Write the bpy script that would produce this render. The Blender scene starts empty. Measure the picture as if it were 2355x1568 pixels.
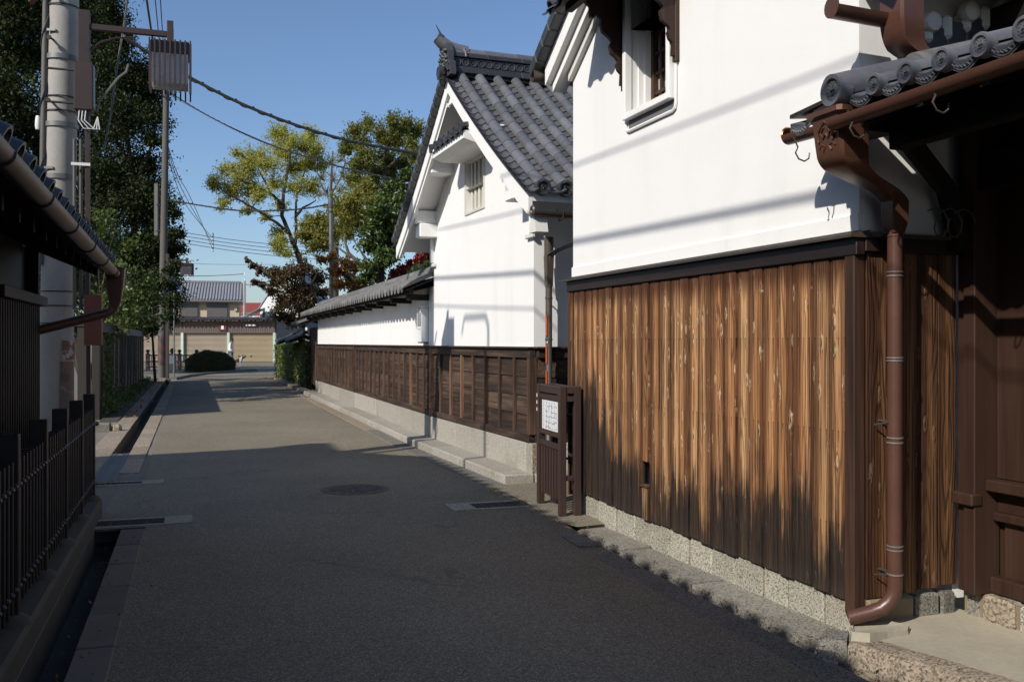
import bpy, bmesh, math, random
import numpy as np
from mathutils import Vector, Matrix, noise as mnoise
random.seed(7)
SC = bpy.context.scene
COL = SC.collection
PI = math.pi
R = math.radians
# ------------------------------------------------------------------ camera
F, CX, HY, EYE = 2171.0, 1177.5, 787.0, 1.5       # focal length in pixels of a 2355 px wide frame, principal column, horizon row, eye height
cam_d = bpy.data.cameras.new('camera')
cam = bpy.data.objects.new('camera', cam_d); COL.objects.link(cam)
cam.location = (0, 0, EYE); cam.rotation_euler = (R(90), 0, 0)
cam_d.sensor_width = 36; cam_d.lens = 36*F/2355; cam_d.shift_y = 3/2355
cam_d.clip_start = 0.05; cam_d.clip_end = 6000
SC.camera = cam
# ------------------------------------------------------------------ sky and sun
SUN_AZ, SUN_EL = 40.0, 35.0            # the light travels 40 degrees right of the view axis, 35 degrees down
world = bpy.data.worlds.new('World'); SC.world = world; world.use_nodes = True
wn = world.node_tree
sky = wn.nodes.new('ShaderNodeTexSky'); sky.sky_type = 'NISHITA'; sky.sun_disc = False
sky.sun_elevation = R(SUN_EL); sky.sun_rotation = R(180+SUN_AZ)
sky.altitude = 50; sky.air_density = 1.0; sky.dust_density = 0.9; sky.ozone_density = 5.0
tint = wn.nodes.new('ShaderNodeMix'); tint.data_type = 'RGBA'; tint.blend_type = 'MULTIPLY'; tint.inputs[0].default_value = 1.0
tint.inputs[7].default_value = (1.0, 0.975, 0.985, 1.0)         # a slightly warmer, hazier autumn blue all round
wn.links.new(sky.outputs[0], tint.inputs[6]); wn.links.new(tint.outputs[2], wn.nodes['Background'].inputs[0])
wn.nodes['Background'].inputs[1].default_value = 0.132
sd = bpy.data.lights.new('sun', 'SUN'); sd.energy = 5.0; sd.angle = R(0.53); sd.color = (1.0, 0.945, 0.86)
sun = bpy.data.objects.new('sun', sd); COL.objects.link(sun); sun.location = (-20, -20, 40)
Ldir = Vector((math.sin(R(SUN_AZ))*math.cos(R(SUN_EL)), math.cos(R(SUN_AZ))*math.cos(R(SUN_EL)), -math.sin(R(SUN_EL))))
sun.rotation_euler = Ldir.to_track_quat('-Z', 'Y').to_euler()
SC.view_settings.view_transform = 'Standard'; SC.view_settings.look = 'None'
SC.view_settings.exposure = 0.0; SC.view_settings.gamma = 1.0; SC.view_settings.use_curve_mapping = False
# ------------------------------------------------------------------ helpers
def at(px, py, Y):
    return Vector(((px-CX)/F*Y, Y, EYE-(py-HY)/F*Y))
RA = R(108.7); RD = Vector((math.cos(RA), math.sin(RA), 0)); RN = Vector((-RD.y, RD.x, 0))   # road direction, and its left
def rw(long, lat, z=0.0):
    return RD*long - RN*lat + Vector((0, 0, z))

class MB:
    def __init__(s): s.v = []; s.f = []; s.sm = []
    def add(s, vs, fs, smooth=False):
        o = len(s.v); s.v += [tuple(p) for p in vs]
        for f in fs: s.f.append([i+o for i in f]); s.sm.append(smooth)
        return s
    def box(s, x0, x1, y0, y1, z0, z1, c=0.0):
        if c <= 0:
            vs = [(x, y, z) for z in (z0, z1) for y in (y0, y1) for x in (x0, x1)]
            return s.add(vs, [(0, 2, 3, 1), (4, 5, 7, 6), (0, 1, 5, 4), (2, 6, 7, 3), (0, 4, 6, 2), (1, 3, 7, 5)])
        vs = []
        for z, zi in ((z0, z0+c), (z1, z1-c)):
            for y, yi in ((y0, y0+c), (y1, y1-c)):
                for x, xi in ((x0, x0+c), (x1, x1-c)):
                    vs += [(x, yi, zi), (xi, y, zi), (xi, yi, z)]
        def i(x, y, z, k): return (z*4+y*2+x)*3+k
        fs = []
        for a in (0, 1):
            fs.append((i(a,0,0,0), i(a,1,0,0), i(a,1,1,0), i(a,0,1,0)))
            fs.append((i(0,a,0,1), i(1,a,0,1), i(1,a,1,1), i(0,a,1,1)))
            fs.append((i(0,0,a,2), i(1,0,a,2), i(1,1,a,2), i(0,1,a,2)))
        for a in (0, 1):
            for b in (0, 1):
                fs.append((i(a,b,0,0), i(a,b,0,1), i(a,b,1,1), i(a,b,1,0)))
                fs.append((i(a,0,b,0), i(a,0,b,2), i(a,1,b,2), i(a,1,b,0)))
                fs.append((i(0,a,b,1), i(0,a,b,2), i(1,a,b,2), i(1,a,b,1)))
                for d in (0, 1): fs.append((i(a,b,d,0), i(a,b,d,1), i(a,b,d,2)))
        return s.add(vs, fs)
    def prism(s, poly, a0, a1, axis='y', smooth=False):
        """poly of 2-d points in the plane across `axis`, swept from a0 to a1 along it"""
        n = len(poly)
        mk = {'y': lambda p, a: (p[0], a, p[1]), 'x': lambda p, a: (a, p[0], p[1]), 'z': lambda p, a: (p[0], p[1], a)}[axis]
        vs = [mk(p, a0) for p in poly]+[mk(p, a1) for p in poly]
        s.add(vs, [[k, (k+1) % n, n+(k+1) % n, n+k] for k in range(n)], smooth)
        o = len(s.v)-2*n
        s.f.append([o+k for k in range(n)][::-1]); s.sm.append(False)
        s.f.append([o+n+k for k in range(n)]); s.sm.append(False)
        return s
    def tube(s, pts, r, n=8, cap=True, smooth=True, closed=False, sq=False):
        pts = [Vector(p) for p in pts]; m = len(pts)
        rs = r if isinstance(r, (list, tuple)) else [r]*m
        up = None; vs = []
        for k in range(m):
            t = (pts[min(k+1, m-1)]-pts[max(k-1, 0)])
            if t.length < 1e-9: t = Vector((0, 0, 1))
            t.normalize()
            if up is None:
                up = Vector((0, 0, 1)) if abs(t.z) < 0.9 else Vector((0, 1, 0))
            a = up-t*up.dot(t)
            if a.length < 1e-6: a = t.orthogonal()
            a.normalize(); b = t.cross(a); up = a
            for j in range(n):
                th = 2*PI*j/n+(PI/4 if sq else 0)
                vs.append(pts[k]+(a*math.cos(th)+b*math.sin(th))*rs[k])
        fs = [[k*n+j, k*n+(j+1) % n, (k+1)*n+(j+1) % n, (k+1)*n+j] for k in range(m-1) for j in range(n)]
        s.add(vs, fs, smooth and not sq)
        if cap:
            o = len(s.v)-m*n
            s.f.append([o+j for j in range(n)][::-1]); s.sm.append(False)
            s.f.append([o+(m-1)*n+j for j in range(n)]); s.sm.append(False)
        return s
    def lathe(s, prof, o=(0, 0, 0), n=16, axis='z', smooth=True):
        """prof of (radius, height) turned about an axis through o"""
        o = Vector(o); vs = []
        for r, h in prof:
            for j in range(n):
                c, q = math.cos(2*PI*j/n)*r, math.sin(2*PI*j/n)*r
                vs.append(o+{'z': Vector((c, q, h)), 'y': Vector((c, h, q)), 'x': Vector((h, c, q))}[axis])
        m = len(prof)
        s.add(vs, [[k*n+j, k*n+(j+1) % n, (k+1)*n+(j+1) % n, (k+1)*n+j] for k in range(m-1) for j in range(n)], smooth)
        return s
    def arc(s, p0, p1, r, t, a0=0, a1=PI, n=8, r1=None, up=None):
        """half-pipe shell of radius r and wall t from p0 to p1"""
        p0, p1 = Vector(p0), Vector(p1); d = (p1-p0).normalized()
        u = up or Vector((0, 0, 1)); u = (u-d*u.dot(d)).normalized(); b = d.cross(u)
        vs = []
        for p, rr in ((p0, r), (p1, r1 or r)):
            for q in (rr, rr-t):
                for k in range(n+1):
                    th = a0+(a1-a0)*k/n
                    vs.append(p+b*math.cos(th)*q+u*math.sin(th)*q)
        m = n+1; fs = []
        for k in range(n):
            fs += [[k, k+1, 2*m+k+1, 2*m+k], [m+k+1, m+k, 3*m+k, 3*m+k+1]]
        s.add(vs, fs, True); o = len(s.v)-4*m
        for k in range(n):
            for e in ([k+1, k, m+k, m+k+1], [2*m+k, 2*m+k+1, 3*m+k+1, 3*m+k]): s.f.append([o+i for i in e]); s.sm.append(False)
        for e in ([0, 2*m, 3*m, m], [n, m+n, 3*m+n, 2*m+n]): s.f.append([o+i for i in e]); s.sm.append(False)
        return s
    def mesh(s, name, mat):
        me = bpy.data.meshes.new(name); me.from_pydata(s.v, [], s.f)
        me.polygons.foreach_set('use_smooth', s.sm)
        for m in (mat if isinstance(mat, (list, tuple)) else [mat]): me.materials.append(m)
        if any(s.sm): me.set_sharp_from_angle(angle=R(42))
        me.update(); return me
    def build(s, name, mat, parent=None, loc=None, rot=None, fix=True):
        me = s.mesh(name, mat)
        if fix:
            bm = bmesh.new(); bm.from_mesh(me); bmesh.ops.recalc_face_normals(bm, faces=bm.faces); bm.to_mesh(me); bm.free()
        return link(name, me, parent, loc, rot)
def link(name, me, parent=None, loc=None, rot=None):
    o = bpy.data.objects.new(name, me); COL.objects.link(o); o.parent = parent
    if loc is not None: o.location = loc
    if rot is not None: o.rotation_euler = rot
    return o
def tag(o, label=None, cat=None, group=None, kind=None):
    if label: o['label'] = label
    if cat: o['category'] = cat
    if group: o['group'] = group
    if kind: o['kind'] = kind
    return o
def thing(name, label, cat, loc=(0, 0, 0), rotz=0.0, group=None, kind=None):
    o = bpy.data.objects.new(name, None); COL.objects.link(o)
    o.empty_display_size = 0.2
    o.location = loc; o.rotation_euler = (0, 0, rotz)
    return tag(o, label, cat, group, kind)
def structure(o): o['kind'] = 'structure'; return o
def stuff(o): o['kind'] = 'stuff'; return o
def lerp(a, b, t): return a+(b-a)*t
# ------------------------------------------------------------------ node helpers
class S:
    def __init__(s, g, k): s.g = g; s.k = k
    def _m(s, op, o, rev=False):
        return s.g.math(op, o, s) if rev else s.g.math(op, s, o)
    def __add__(s, o): return s._m('ADD', o)
    __radd__ = __add__
    def __sub__(s, o): return s._m('SUBTRACT', o)
    def __rsub__(s, o): return s._m('SUBTRACT', o, True)
    def __mul__(s, o): return s._m('MULTIPLY', o)
    __rmul__ = __mul__
    def __truediv__(s, o): return s._m('DIVIDE', o)
    def __rtruediv__(s, o): return s._m('DIVIDE', o, True)
class G:
    def __init__(g, name):
        g.mat = bpy.data.materials.new(name); g.mat.use_nodes = True
        g.t = g.mat.node_tree; g.b = g.t.nodes['Principled BSDF']
    def put(g, sock, v):
        if isinstance(v, S): g.t.links.new(v.k, sock)
        elif v is not None:
            if isinstance(v, (tuple, list)) and len(v) == 3 and sock.type == 'RGBA': v = (*v, 1)
            sock.default_value = v
    def n(g, t, **p):
        nd = g.t.nodes.new(t)
        for k, v in p.items(): setattr(nd, k, v)
        return nd
    def math(g, op, a, b=None, c=None):
        nd = g.n('ShaderNodeMath', operation=op)
        for i, v in enumerate((a, b, c)):
            if v is not None: g.put(nd.inputs[i], v)
        return S(g, nd.outputs[0])
    def step(g, lo, hi, v):
        nd = g.n('ShaderNodeMapRange', interpolation_type='SMOOTHSTEP')
        g.put(nd.inputs[0], v); g.put(nd.inputs[1], lo); g.put(nd.inputs[2], hi)
        return S(g, nd.outputs[0])
    def xyz(g, v):
        nd = g.n('ShaderNodeSeparateXYZ'); g.put(nd.inputs[0], v); return [S(g, o) for o in nd.outputs]
    def vec(g, x, y, z):
        nd = g.n('ShaderNodeCombineXYZ')
        for i, v in enumerate((x, y, z)): g.put(nd.inputs[i], v)
        return S(g, nd.outputs[0])
    def obj(g, ob=None):
        nd = g.n('ShaderNodeTexCoord')
        if ob: nd.object = ob
        return S(g, nd.outputs['Object'])
    def world(g): return S(g, g.n('ShaderNodeNewGeometry').outputs['Position'])
    def rnd(g): return S(g, g.n('ShaderNodeObjectInfo').outputs['Random'])
    def island(g): return S(g, g.n('ShaderNodeNewGeometry').outputs['Random Per Island'])
    def noise(g, v, scale=5.0, detail=3.0, rough=0.55, dist=0.0):
        nd = g.n('ShaderNodeTexNoise'); g.put(nd.inputs['Vector'], v)
        nd.inputs['Scale'].default_value = scale; nd.inputs['Detail'].default_value = detail
        nd.inputs['Roughness'].default_value = rough; nd.inputs['Distortion'].default_value = dist
        return S(g, nd.outputs[0])
    def vor(g, v, scale=5.0, out='Distance', feature='F1', rnd=1.0):
        nd = g.n('ShaderNodeTexVoronoi', feature=feature); g.put(nd.inputs['Vector'], v)
        nd.inputs['Scale'].default_value = scale; nd.inputs['Randomness'].default_value = rnd
        return S(g, nd.outputs[out])
    def white(g, v):
        nd = g.n('ShaderNodeTexWhiteNoise', noise_dimensions='1D'); g.put(nd.inputs['W'], v); return S(g, nd.outputs[0])
    def mul(g, v, k):
        nd = g.n('ShaderNodeVectorMath', operation='MULTIPLY'); g.put(nd.inputs[0], v); nd.inputs[1].default_value = k
        return S(g, nd.outputs[0])
    def vadd(g, v, k):
        nd = g.n('ShaderNodeVectorMath', operation='ADD'); g.put(nd.inputs[0], v); g.put(nd.inputs[1], k)
        return S(g, nd.outputs[0])
    def mix(g, f, a, b, mode='MIX'):
        nd = g.n('ShaderNodeMix', data_type='RGBA', blend_type=mode)
        g.put(nd.inputs[0], f); g.put(nd.inputs[6], a); g.put(nd.inputs[7], b)
        return S(g, nd.outputs[2])
    def ramp(g, f, stops, interp='LINEAR'):
        nd = g.n('ShaderNodeValToRGB'); g.put(nd.inputs[0], f); cr = nd.color_ramp; cr.interpolation = interp
        while len(cr.elements) > 1: cr.elements.remove(cr.elements[-1])
        for i, (p, c) in enumerate(stops):
            e = cr.elements[0] if i == 0 else cr.elements.new(p)
            e.position = p; e.color = (*c, 1) if isinstance(c, tuple) else (c, c, c, 1)
        return S(g, nd.outputs[0])
    def finish(g, base, rough=0.7, bump=None, strength=0.3, dist=0.01, spec=0.5, metal=0.0):
        b = g.b
        g.put(b.inputs['Base Color'], base); g.put(b.inputs['Roughness'], rough)
        b.inputs['Specular IOR Level'].default_value = spec; b.inputs['Metallic'].default_value = metal
        if bump is not None:
            nd = g.n('ShaderNodeBump'); g.put(nd.inputs['Height'], bump)
            nd.inputs['Strength'].default_value = strength; nd.inputs['Distance'].default_value = dist
            g.t.links.new(nd.outputs[0], b.inputs['Normal'])
        return g.mat
# ------------------------------------------------------------------ materials
def m_plain(name, col, rough=0.6, var=0.15, scale=6.0, metal=0.0, spec=0.5, bump=0.1):
    g = G(name); v = g.obj(); n = g.noise(v, scale, 5, 0.6); f = g.noise(v, scale*14, 2, 0.6)
    r = g.rnd()
    k = 1+(n-0.5)*(2*var)+(f-0.5)*var+(r-0.5)*var
    c = g.mix(1.0, col, g.vec(k, k, k), 'MULTIPLY')
    return g.finish(c, rough, f, bump, 0.004, spec, metal)
def m_plaster(name, col=(0.75, 0.745, 0.725), dirt=0.12):
    g = G(name); v = g.obj(); x, y, z = g.xyz(v)
    a = g.noise(v, 0.9, 4, 0.6); st = g.noise(g.mul(v, (2.6, 2.6, 0.30)), 1.0, 5, 0.6); f = g.noise(v, 60, 3, 0.6)
    w = g.noise(v, 3.5, 3, 0.5)
    d = g.step(0.50, 0.80, st)*dirt*1.2+g.step(0.5, 0.8, a)*dirt*0.7
    sp = g.step(0.045, 0.02, g.vor(v, 3.0))*0.12
    c = g.mix(d+sp, col, (0.36, 0.34, 0.29))
    return g.finish(c, 0.88, f*0.35+w*2.0, 0.35, 0.006, 0.25)
def m_wood(name, dark, mid, light, axis=0, freq=1.0, rough=0.75, wear=0.5, bump=0.5):
    """plain aged wood; axis is the direction of the grain"""
    g = G(name); v = g.obj(); r = g.rnd(); v = g.vadd(v, g.vec(r*31.0, r*17.0, r*23.0))
    k = [45.0, 45.0, 45.0]; k[axis] = 1.6
    k2 = [16.0, 16.0, 16.0]; k2[axis] = 0.7
    wob = g.noise(g.mul(v, tuple(4.0 if i != axis else 1.2 for i in range(3))), 1.0, 2)
    a = g.noise(g.mul(v, tuple(q*freq for q in k)), 1.0, 4, 0.6, 0.4)
    b = g.noise(g.mul(v, tuple(q*freq for q in k2)), 1.0, 3, 0.55, 0.8)
    big = g.noise(g.mul(v, tuple(1.0 if i != axis else 0.6 for i in range(3))), 1.5, 3)
    t = a*0.60+b*0.55-0.05+(r-0.5)*0.13+(wob-0.5)*0.3
    c = g.ramp(t, [(0.28, dark), (0.5, mid), (0.78, light)])
    c = g.mix(g.step(0.5, 0.72, big)*wear, c, dark)
    return g.finish(c, rough, a+b*0.6, bump, 0.004, 0.3)
def m_granite(name, light, mid, dark, scale=140.0, stain=0.4, moss=(0.10, 0.085, 0.05)):
    g = G(name); v = g.obj(); r = g.rnd(); v = g.vadd(v, g.vec(r*7.0, r*5.0, r*3.0))
    n = g.noise(v, scale*0.5, 2, 0.75); q = g.vor(v, scale, 'Color')
    qx = g.xyz(q)[0]
    t = n*0.5+qx*0.5
    c = g.ramp(t, [(0.2, dark), (0.42, mid), (0.62, light), (0.9, light)])
    b = g.noise(v, 2.2, 5, 0.65)
    c = g.mix(g.step(0.5, 0.75, b)*stain, c, moss)
    k = 0.86+r*0.28
    c = g.mix(1.0, c, g.vec(k, k, k), 'MULTIPLY')
    return g.finish(c, 0.82, t+g.noise(v, 18, 3)*0.8, 0.5, 0.005, 0.35)
def m_asphalt(name):
    g = G(name); v = g.world(); X_, Y_, _z = g.xyz(v)
    lat = X_*0.9472+Y_*0.3206; lon = Y_*0.9472-X_*0.3206
    ag = g.vor(v, 150.0, 'Color'); ax, ay, _ = g.xyz(ag); dd = g.vor(v, 150.0)
    big = g.noise(v, 0.35, 4, 0.6); med = g.noise(v, 2.5, 4, 0.6); pat = g.noise(g.mul(v, (1, 0.5, 1)), 9.0, 3, 0.7)
    fine = g.noise(v, 320, 2, 0.7)
    k = 0.34+ax*0.72+(fine-0.5)*0.9
    base = g.mix(g.step(0.3, 0.7, big), (0.222, 0.190, 0.132), (0.305, 0.264, 0.186))
    base = g.mix(g.step(0.55, 0.8, med)*0.35, base, (0.130, 0.106, 0.080))
    # tyre-polished bands, a dusty margin, tar seams and hair cracks
    wv = lat+(g.noise(g.vec(lon*0.25, 0.0, 0.0), 1.0, 2)-0.5)*0.5
    tyre = g.math('MAXIMUM', g.step(0.42, 0.10, g.math('ABSOLUTE', wv-0.55)), g.step(0.42, 0.10, g.math('ABSOLUTE', wv-2.0)))
    base = g.mix(tyre*0.22, base, (0.29, 0.25, 0.18))
    dust = g.step(2.45, 2.9, wv+(pat-0.5)*0.5)+g.step(0.15, -0.35, wv+(pat-0.5)*0.5)
    base = g.mix(dust*0.35, base, (0.24, 0.205, 0.15))
    c = g.mix(1.0, base, g.vec(k, k, k), 'MULTIPLY')
    peb = g.step(0.92, 0.95, ay)*0.65
    c = g.mix(peb, c, (0.46, 0.40, 0.32))
    c = g.mix(g.step(0.955, 0.975, ax)*0.6, c, (0.02, 0.02, 0.02))
    cw = g.vadd(g.mul(v, (1.0, 1.0, 0.0)), g.vec((g.noise(v, 3.0, 3)-0.5)*0.5, (g.noise(g.vadd(v, (5.0, 2.0, 0.0)), 3.0, 3)-0.5)*0.5, 0.0))
    cr = g.step(0.012, 0.004, g.vor(cw, 0.55, 'Distance', 'DISTANCE_TO_EDGE'))*g.step(0.50, 0.60, g.noise(v, 0.6, 2))
    c = g.mix(cr*0.25, c, (0.025, 0.022, 0.02))
    stn = g.step(0.70, 0.80, g.noise(v, 1.3, 3, 0.6))
    c = g.mix(stn*0.16, c, (0.05, 0.045, 0.04))
    return g.finish(c, 0.8, (1-dd)*0.7+fine*0.5+pat*0.4-cr*0.5, 0.8, 0.006, 0.4)
def m_tile(name, col=(0.115, 0.118, 0.128), rough=0.42):
    g = G(name); v = g.obj(); r = g.rnd()
    n = g.noise(g.vadd(v, g.vec(r*9.0, r*7.0, 0.0)), 7, 4, 0.6); f = g.noise(v, 90, 3, 0.7)
    k = 0.72+r*0.42+(n-0.5)*0.7+(f-0.5)*0.25
    c = g.mix(1.0, col, g.vec(k, k, k), 'MULTIPLY')
    c = g.mix(g.step(0.66, 0.8, g.noise(v, 26, 3, 0.7))*0.35, c, (0.20, 0.19, 0.165))
    return g.finish(c, g.math('ADD', n*0.25, rough-0.1), f, 0.15, 0.003, 0.5)
def m_cedar(name, root, zstops, red=0.0, tone=1.0, smax=3.8, top=1.74, soot_on=1.0):
    """sun-bleached cedar planks, sooty at the foot"""
    g = G(name); p = g.obj(); r = g.rnd(); x, y, z = g.xyz(p); q = g.obj(root); s, w, Z = g.xyz(q)
    r2 = g.white(r*913.7); r3 = g.white(r*517.1+3.0); r4 = g.white(r*271.3+8.0)
    zz = z+r*40.0
    # ring field of a flat-sawn board: rings cut at a slowly changing depth
    d1 = g.noise(g.vec(zz*0.55, r2*30.0, 0.0), 1.0, 2, 0.5); d2 = g.noise(g.vec(zz*0.5, r3*30.0+9.0, 0.0), 1.0, 2, 0.5)
    D = d1*0.20-0.04; x0 = (d2-0.5)*0.14+(r2-0.5)*0.07
    kv = g.vec(x*17.0+r*50.0, z*5.0+r2*20.0, r3*10.0)
    kd = g.vor(kv, 1.0); kc = g.xyz(g.vor(kv, 1.0, 'Color'))[0]
    on = g.step(0.46, 0.50, kc)
    kn = g.step(0.42, 0.0, kd)*on
    core = g.step(0.16, 0.07, kd)*on; halo = g.step(0.27, 0.17, kd)*on
    dx = x-x0
    wob = (g.noise(g.vec(x*30.0, zz*2.2, r*9.0), 1.0, 3, 0.6)-0.5)*0.014
    f = g.math('SQRT', dx*dx+D*D)+kn*0.016+wob
    band = g.math('SINE', f*(2*PI/0.0135))*0.5+0.5
    band2 = g.math('POWER', band, 2.6)*g.step(0.25, 0.7, g.noise(g.vec(x*9.0, zz*0.6, 5.0), 1.0, 2, 0.5))
    fib = g.noise(g.vec(x*210.0, zz*3.2, r*5.0), 1.0, 4, 0.7)
    fib2 = g.noise(g.vec(x*75.0, zz*0.9, r*15.0), 1.0, 4, 0.65)
    streak = g.noise(g.vec(s*52.0, Z*1.5, 1.0), 1.0, 4, 0.65)
    streak2 = g.noise(g.vec(s*17.0, Z*0.7, 4.0), 1.0, 3, 0.6)
    lum = g.noise(g.vec(x*15.0+r*80.0, zz*0.35, 3.0), 1.0, 2, 0.5)
    ex = x+(r3-0.5)*0.07
    edge = g.step(0.006, 0.060, g.math('ABSOLUTE', ex)+(lum-0.5)*0.08)
    tan = (0.63*tone, 0.365*tone, 0.170*tone); mid = (0.38*tone, 0.172*tone, 0.068*tone); brn = (0.105*tone, 0.040*tone, 0.016*tone)
    c = g.mix(g.step(0.28, 0.70, lum+(r2-0.5)*0.30), mid, tan)
    c = g.mix(edge*0.84, c, brn)
    c = g.mix(band2*0.72, c, (0.060*tone, 0.025*tone, 0.010*tone))
    c = g.mix(g.step(0.50, 0.62, fib2)*0.78, c, (0.075*tone, 0.030*tone, 0.012*tone))
    c = g.mix(g.step(0.42, 0.30, fib2)*0.40, c, (0.66*tone, 0.45*tone, 0.26*tone))
    c = g.mix(g.step(0.48, 0.70, fib)*0.38, c, (0.06, 0.030, 0.014))
    c = g.mix(g.step(0.34, 0.20, fib)*0.30, c, (0.66*tone, 0.48*tone, 0.30*tone))
    crack = g.step(0.615, 0.665, g.noise(g.vec(x*95.0+r*9.0, zz*0.9, 7.0), 1.0, 2, 0.5))
    c = g.mix(crack*0.85, c, (0.014, 0.008, 0.005))
    c = g.mix(halo*0.45, c, (0.66*tone, 0.48*tone, 0.30*tone))
    c = g.mix(core*0.9, c, (0.040, 0.018, 0.009))
    c = g.mix(g.step(0.62, 0.66, g.noise(g.vec(x*110.0, z*26.0, r*70.0), 1.0, 2, 0.5))*g.step(0.50, 0.2, kd)*0.65*on, c, (0.74*tone, 0.58*tone, 0.40*tone))
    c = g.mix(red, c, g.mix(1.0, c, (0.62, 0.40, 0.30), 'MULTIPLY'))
    kk = 0.80+r4*0.36
    c = g.mix(1.0, c, g.vec(kk, kk, kk), 'MULTIPLY')
    # nails with the black weep under each
    na = None
    for zr in (1.52, 1.02, 0.52):
        cell = g.math('FLOOR', s/0.049); fr = g.math('ABSOLUTE', g.math('FRACT', s/0.049)-0.5)
        ln = g.white(cell*1.37+zr)*0.16+0.03
        m = g.step(0.09, 0.04, fr)*g.step(zr+0.004, zr-0.002, Z)*g.step(zr-ln, zr-ln*0.4, Z)
        m = g.math('MAXIMUM', m, g.step(0.12, 0.08, fr)*g.step(0.007, 0.003, g.math('ABSOLUTE', Z-zr)))
        na = m if na is None else g.math('MAXIMUM', na, m)
    c = g.mix(na*0.6*soot_on, c, (0.010, 0.007, 0.005))
    # reddish dark band under the ledge, soot at the foot
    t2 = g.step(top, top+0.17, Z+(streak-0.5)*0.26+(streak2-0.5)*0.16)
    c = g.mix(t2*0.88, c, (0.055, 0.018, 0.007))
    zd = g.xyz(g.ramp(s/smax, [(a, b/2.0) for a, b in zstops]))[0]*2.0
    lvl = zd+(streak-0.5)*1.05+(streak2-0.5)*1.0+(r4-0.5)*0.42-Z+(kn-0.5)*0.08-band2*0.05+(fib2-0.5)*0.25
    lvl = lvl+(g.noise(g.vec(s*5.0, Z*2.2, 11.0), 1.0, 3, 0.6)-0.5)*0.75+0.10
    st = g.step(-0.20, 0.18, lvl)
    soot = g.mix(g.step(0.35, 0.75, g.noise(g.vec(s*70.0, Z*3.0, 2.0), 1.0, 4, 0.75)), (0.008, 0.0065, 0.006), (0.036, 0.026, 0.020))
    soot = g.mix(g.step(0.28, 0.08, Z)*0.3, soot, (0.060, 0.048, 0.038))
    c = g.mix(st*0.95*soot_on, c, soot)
    h = (1-band2)*0.6+fib*0.5-fib2*0.5+halo*0.7-crack*1.4-na*0.6*soot_on
    return g.finish(c, 0.66, h, 0.85, 0.007, 0.28)
def m_leaf(name, cols, trans=0.35, rough=0.45, spec=0.5):
    g = G(name); i = g.island()
    c = g.ramp(i, [(k/(len(cols)-1) if len(cols) > 1 else 0, c) for k, c in enumerate(cols)])
    g.finish(c, rough, spec=spec)
    tr = g.n('ShaderNodeBsdfTranslucent'); c2 = g.mix(1.0, c, (1.15, 1.25, 0.55), 'MULTIPLY'); g.put(tr.inputs[0], c2)
    mx = g.n('ShaderNodeMixShader'); mx.inputs[0].default_value = trans
    g.t.links.new(g.b.outputs[0], mx.inputs[1]); g.t.links.new(tr.outputs[0], mx.inputs[2])
    g.t.links.new(mx.outputs[0], g.t.nodes['Material Output'].inputs[0])
    return g.mat
M = {}
M['plaster'] = m_plaster('white plaster')
M['plaster_old'] = m_plaster('weathered plaster', (0.60, 0.59, 0.55), 0.35)
M['tile'] = m_tile('smoked roof tile')
M['tile_pan'] = m_tile('pan tile', (0.082, 0.084, 0.092), 0.48)
M['tile_dark'] = m_tile('dark roof tile', (0.045, 0.046, 0.051), 0.40)
M['tile_flat'] = m_tile('weathered wall tile', (0.16, 0.155, 0.145), 0.6)
M['asphalt'] = m_asphalt('worn asphalt')
M['ground'] = m_plain('trodden ground', (0.15, 0.135, 0.11), 0.9, 0.3, 1.2, bump=0.6)
M['granite'] = m_granite('speckled granite', (0.41, 0.385, 0.315), (0.26, 0.24, 0.19), (0.06, 0.058, 0.05), 150, 0.35, (0.20, 0.17, 0.10))
M['granite_grey'] = m_granite('pale grey granite', (0.37, 0.345, 0.29), (0.275, 0.255, 0.215), (0.12, 0.112, 0.098), 170, 0.45, (0.17, 0.145, 0.10))
M['granite_slab'] = m_granite('shaded granite slab', (0.30, 0.28, 0.235), (0.20, 0.185, 0.155), (0.06, 0.056, 0.05), 120, 0.5, (0.12, 0.10, 0.07))  # stone colour dimmed to stand in for dappled shade along the foot
M['granite_dark'] = m_granite('dark worn stone', (0.21, 0.195, 0.165), (0.13, 0.122, 0.105), (0.04, 0.04, 0.036), 130, 0.45, (0.075, 0.066, 0.05))
M['granite_warm'] = m_granite('warm hewn stone', (0.34, 0.285, 0.215), (0.22, 0.17, 0.12), (0.07, 0.055, 0.04), 100, 0.35, (0.10, 0.08, 0.06))
M['mortar'] = m_plain('sandy mortar', (0.20, 0.155, 0.10), 0.9, 0.25, 9, bump=0.5)
M['concrete'] = m_plain('smooth concrete', (0.34, 0.305, 0.23), 0.85, 0.30, 2.6, bump=0.4)
M['concrete_dark'] = m_plain('dark concrete', (0.062, 0.054, 0.042), 0.85, 0.4, 3.0, bump=0.5)
M['concrete_kerb'] = m_plain('grey kerb concrete', (0.125, 0.112, 0.09), 0.85, 0.25, 3.0, bump=0.5)
M['pole_far'] = m_plain('shaded weathered concrete', (0.095, 0.088, 0.078), 0.85, 0.25, 2.0, bump=0.3)  # weathered concrete, darkened further for the tree shade on the far pole
M['pole'] = m_plain('spun concrete', (0.30, 0.285, 0.26), 0.8, 0.25, 2.0, bump=0.3)
M['brown_metal'] = m_plain('brown painted steel', (0.045, 0.026, 0.021), 0.45, 0.2, 8)
M['brown_dark'] = m_plain('dark brown paint', (0.020, 0.011, 0.009), 0.5, 0.25, 8)
M['copper'] = m_plain('browned copper', (0.105, 0.048, 0.030), 0.38, 0.3, 9, 0.35)
M['copper_bright'] = m_plain('bright copper', (0.55, 0.22, 0.09), 0.3, 0.2, 9, 0.9)
M['pipe'] = m_plain('red brown pipe', (0.088, 0.039, 0.027), 0.36, 0.25, 7)
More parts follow.
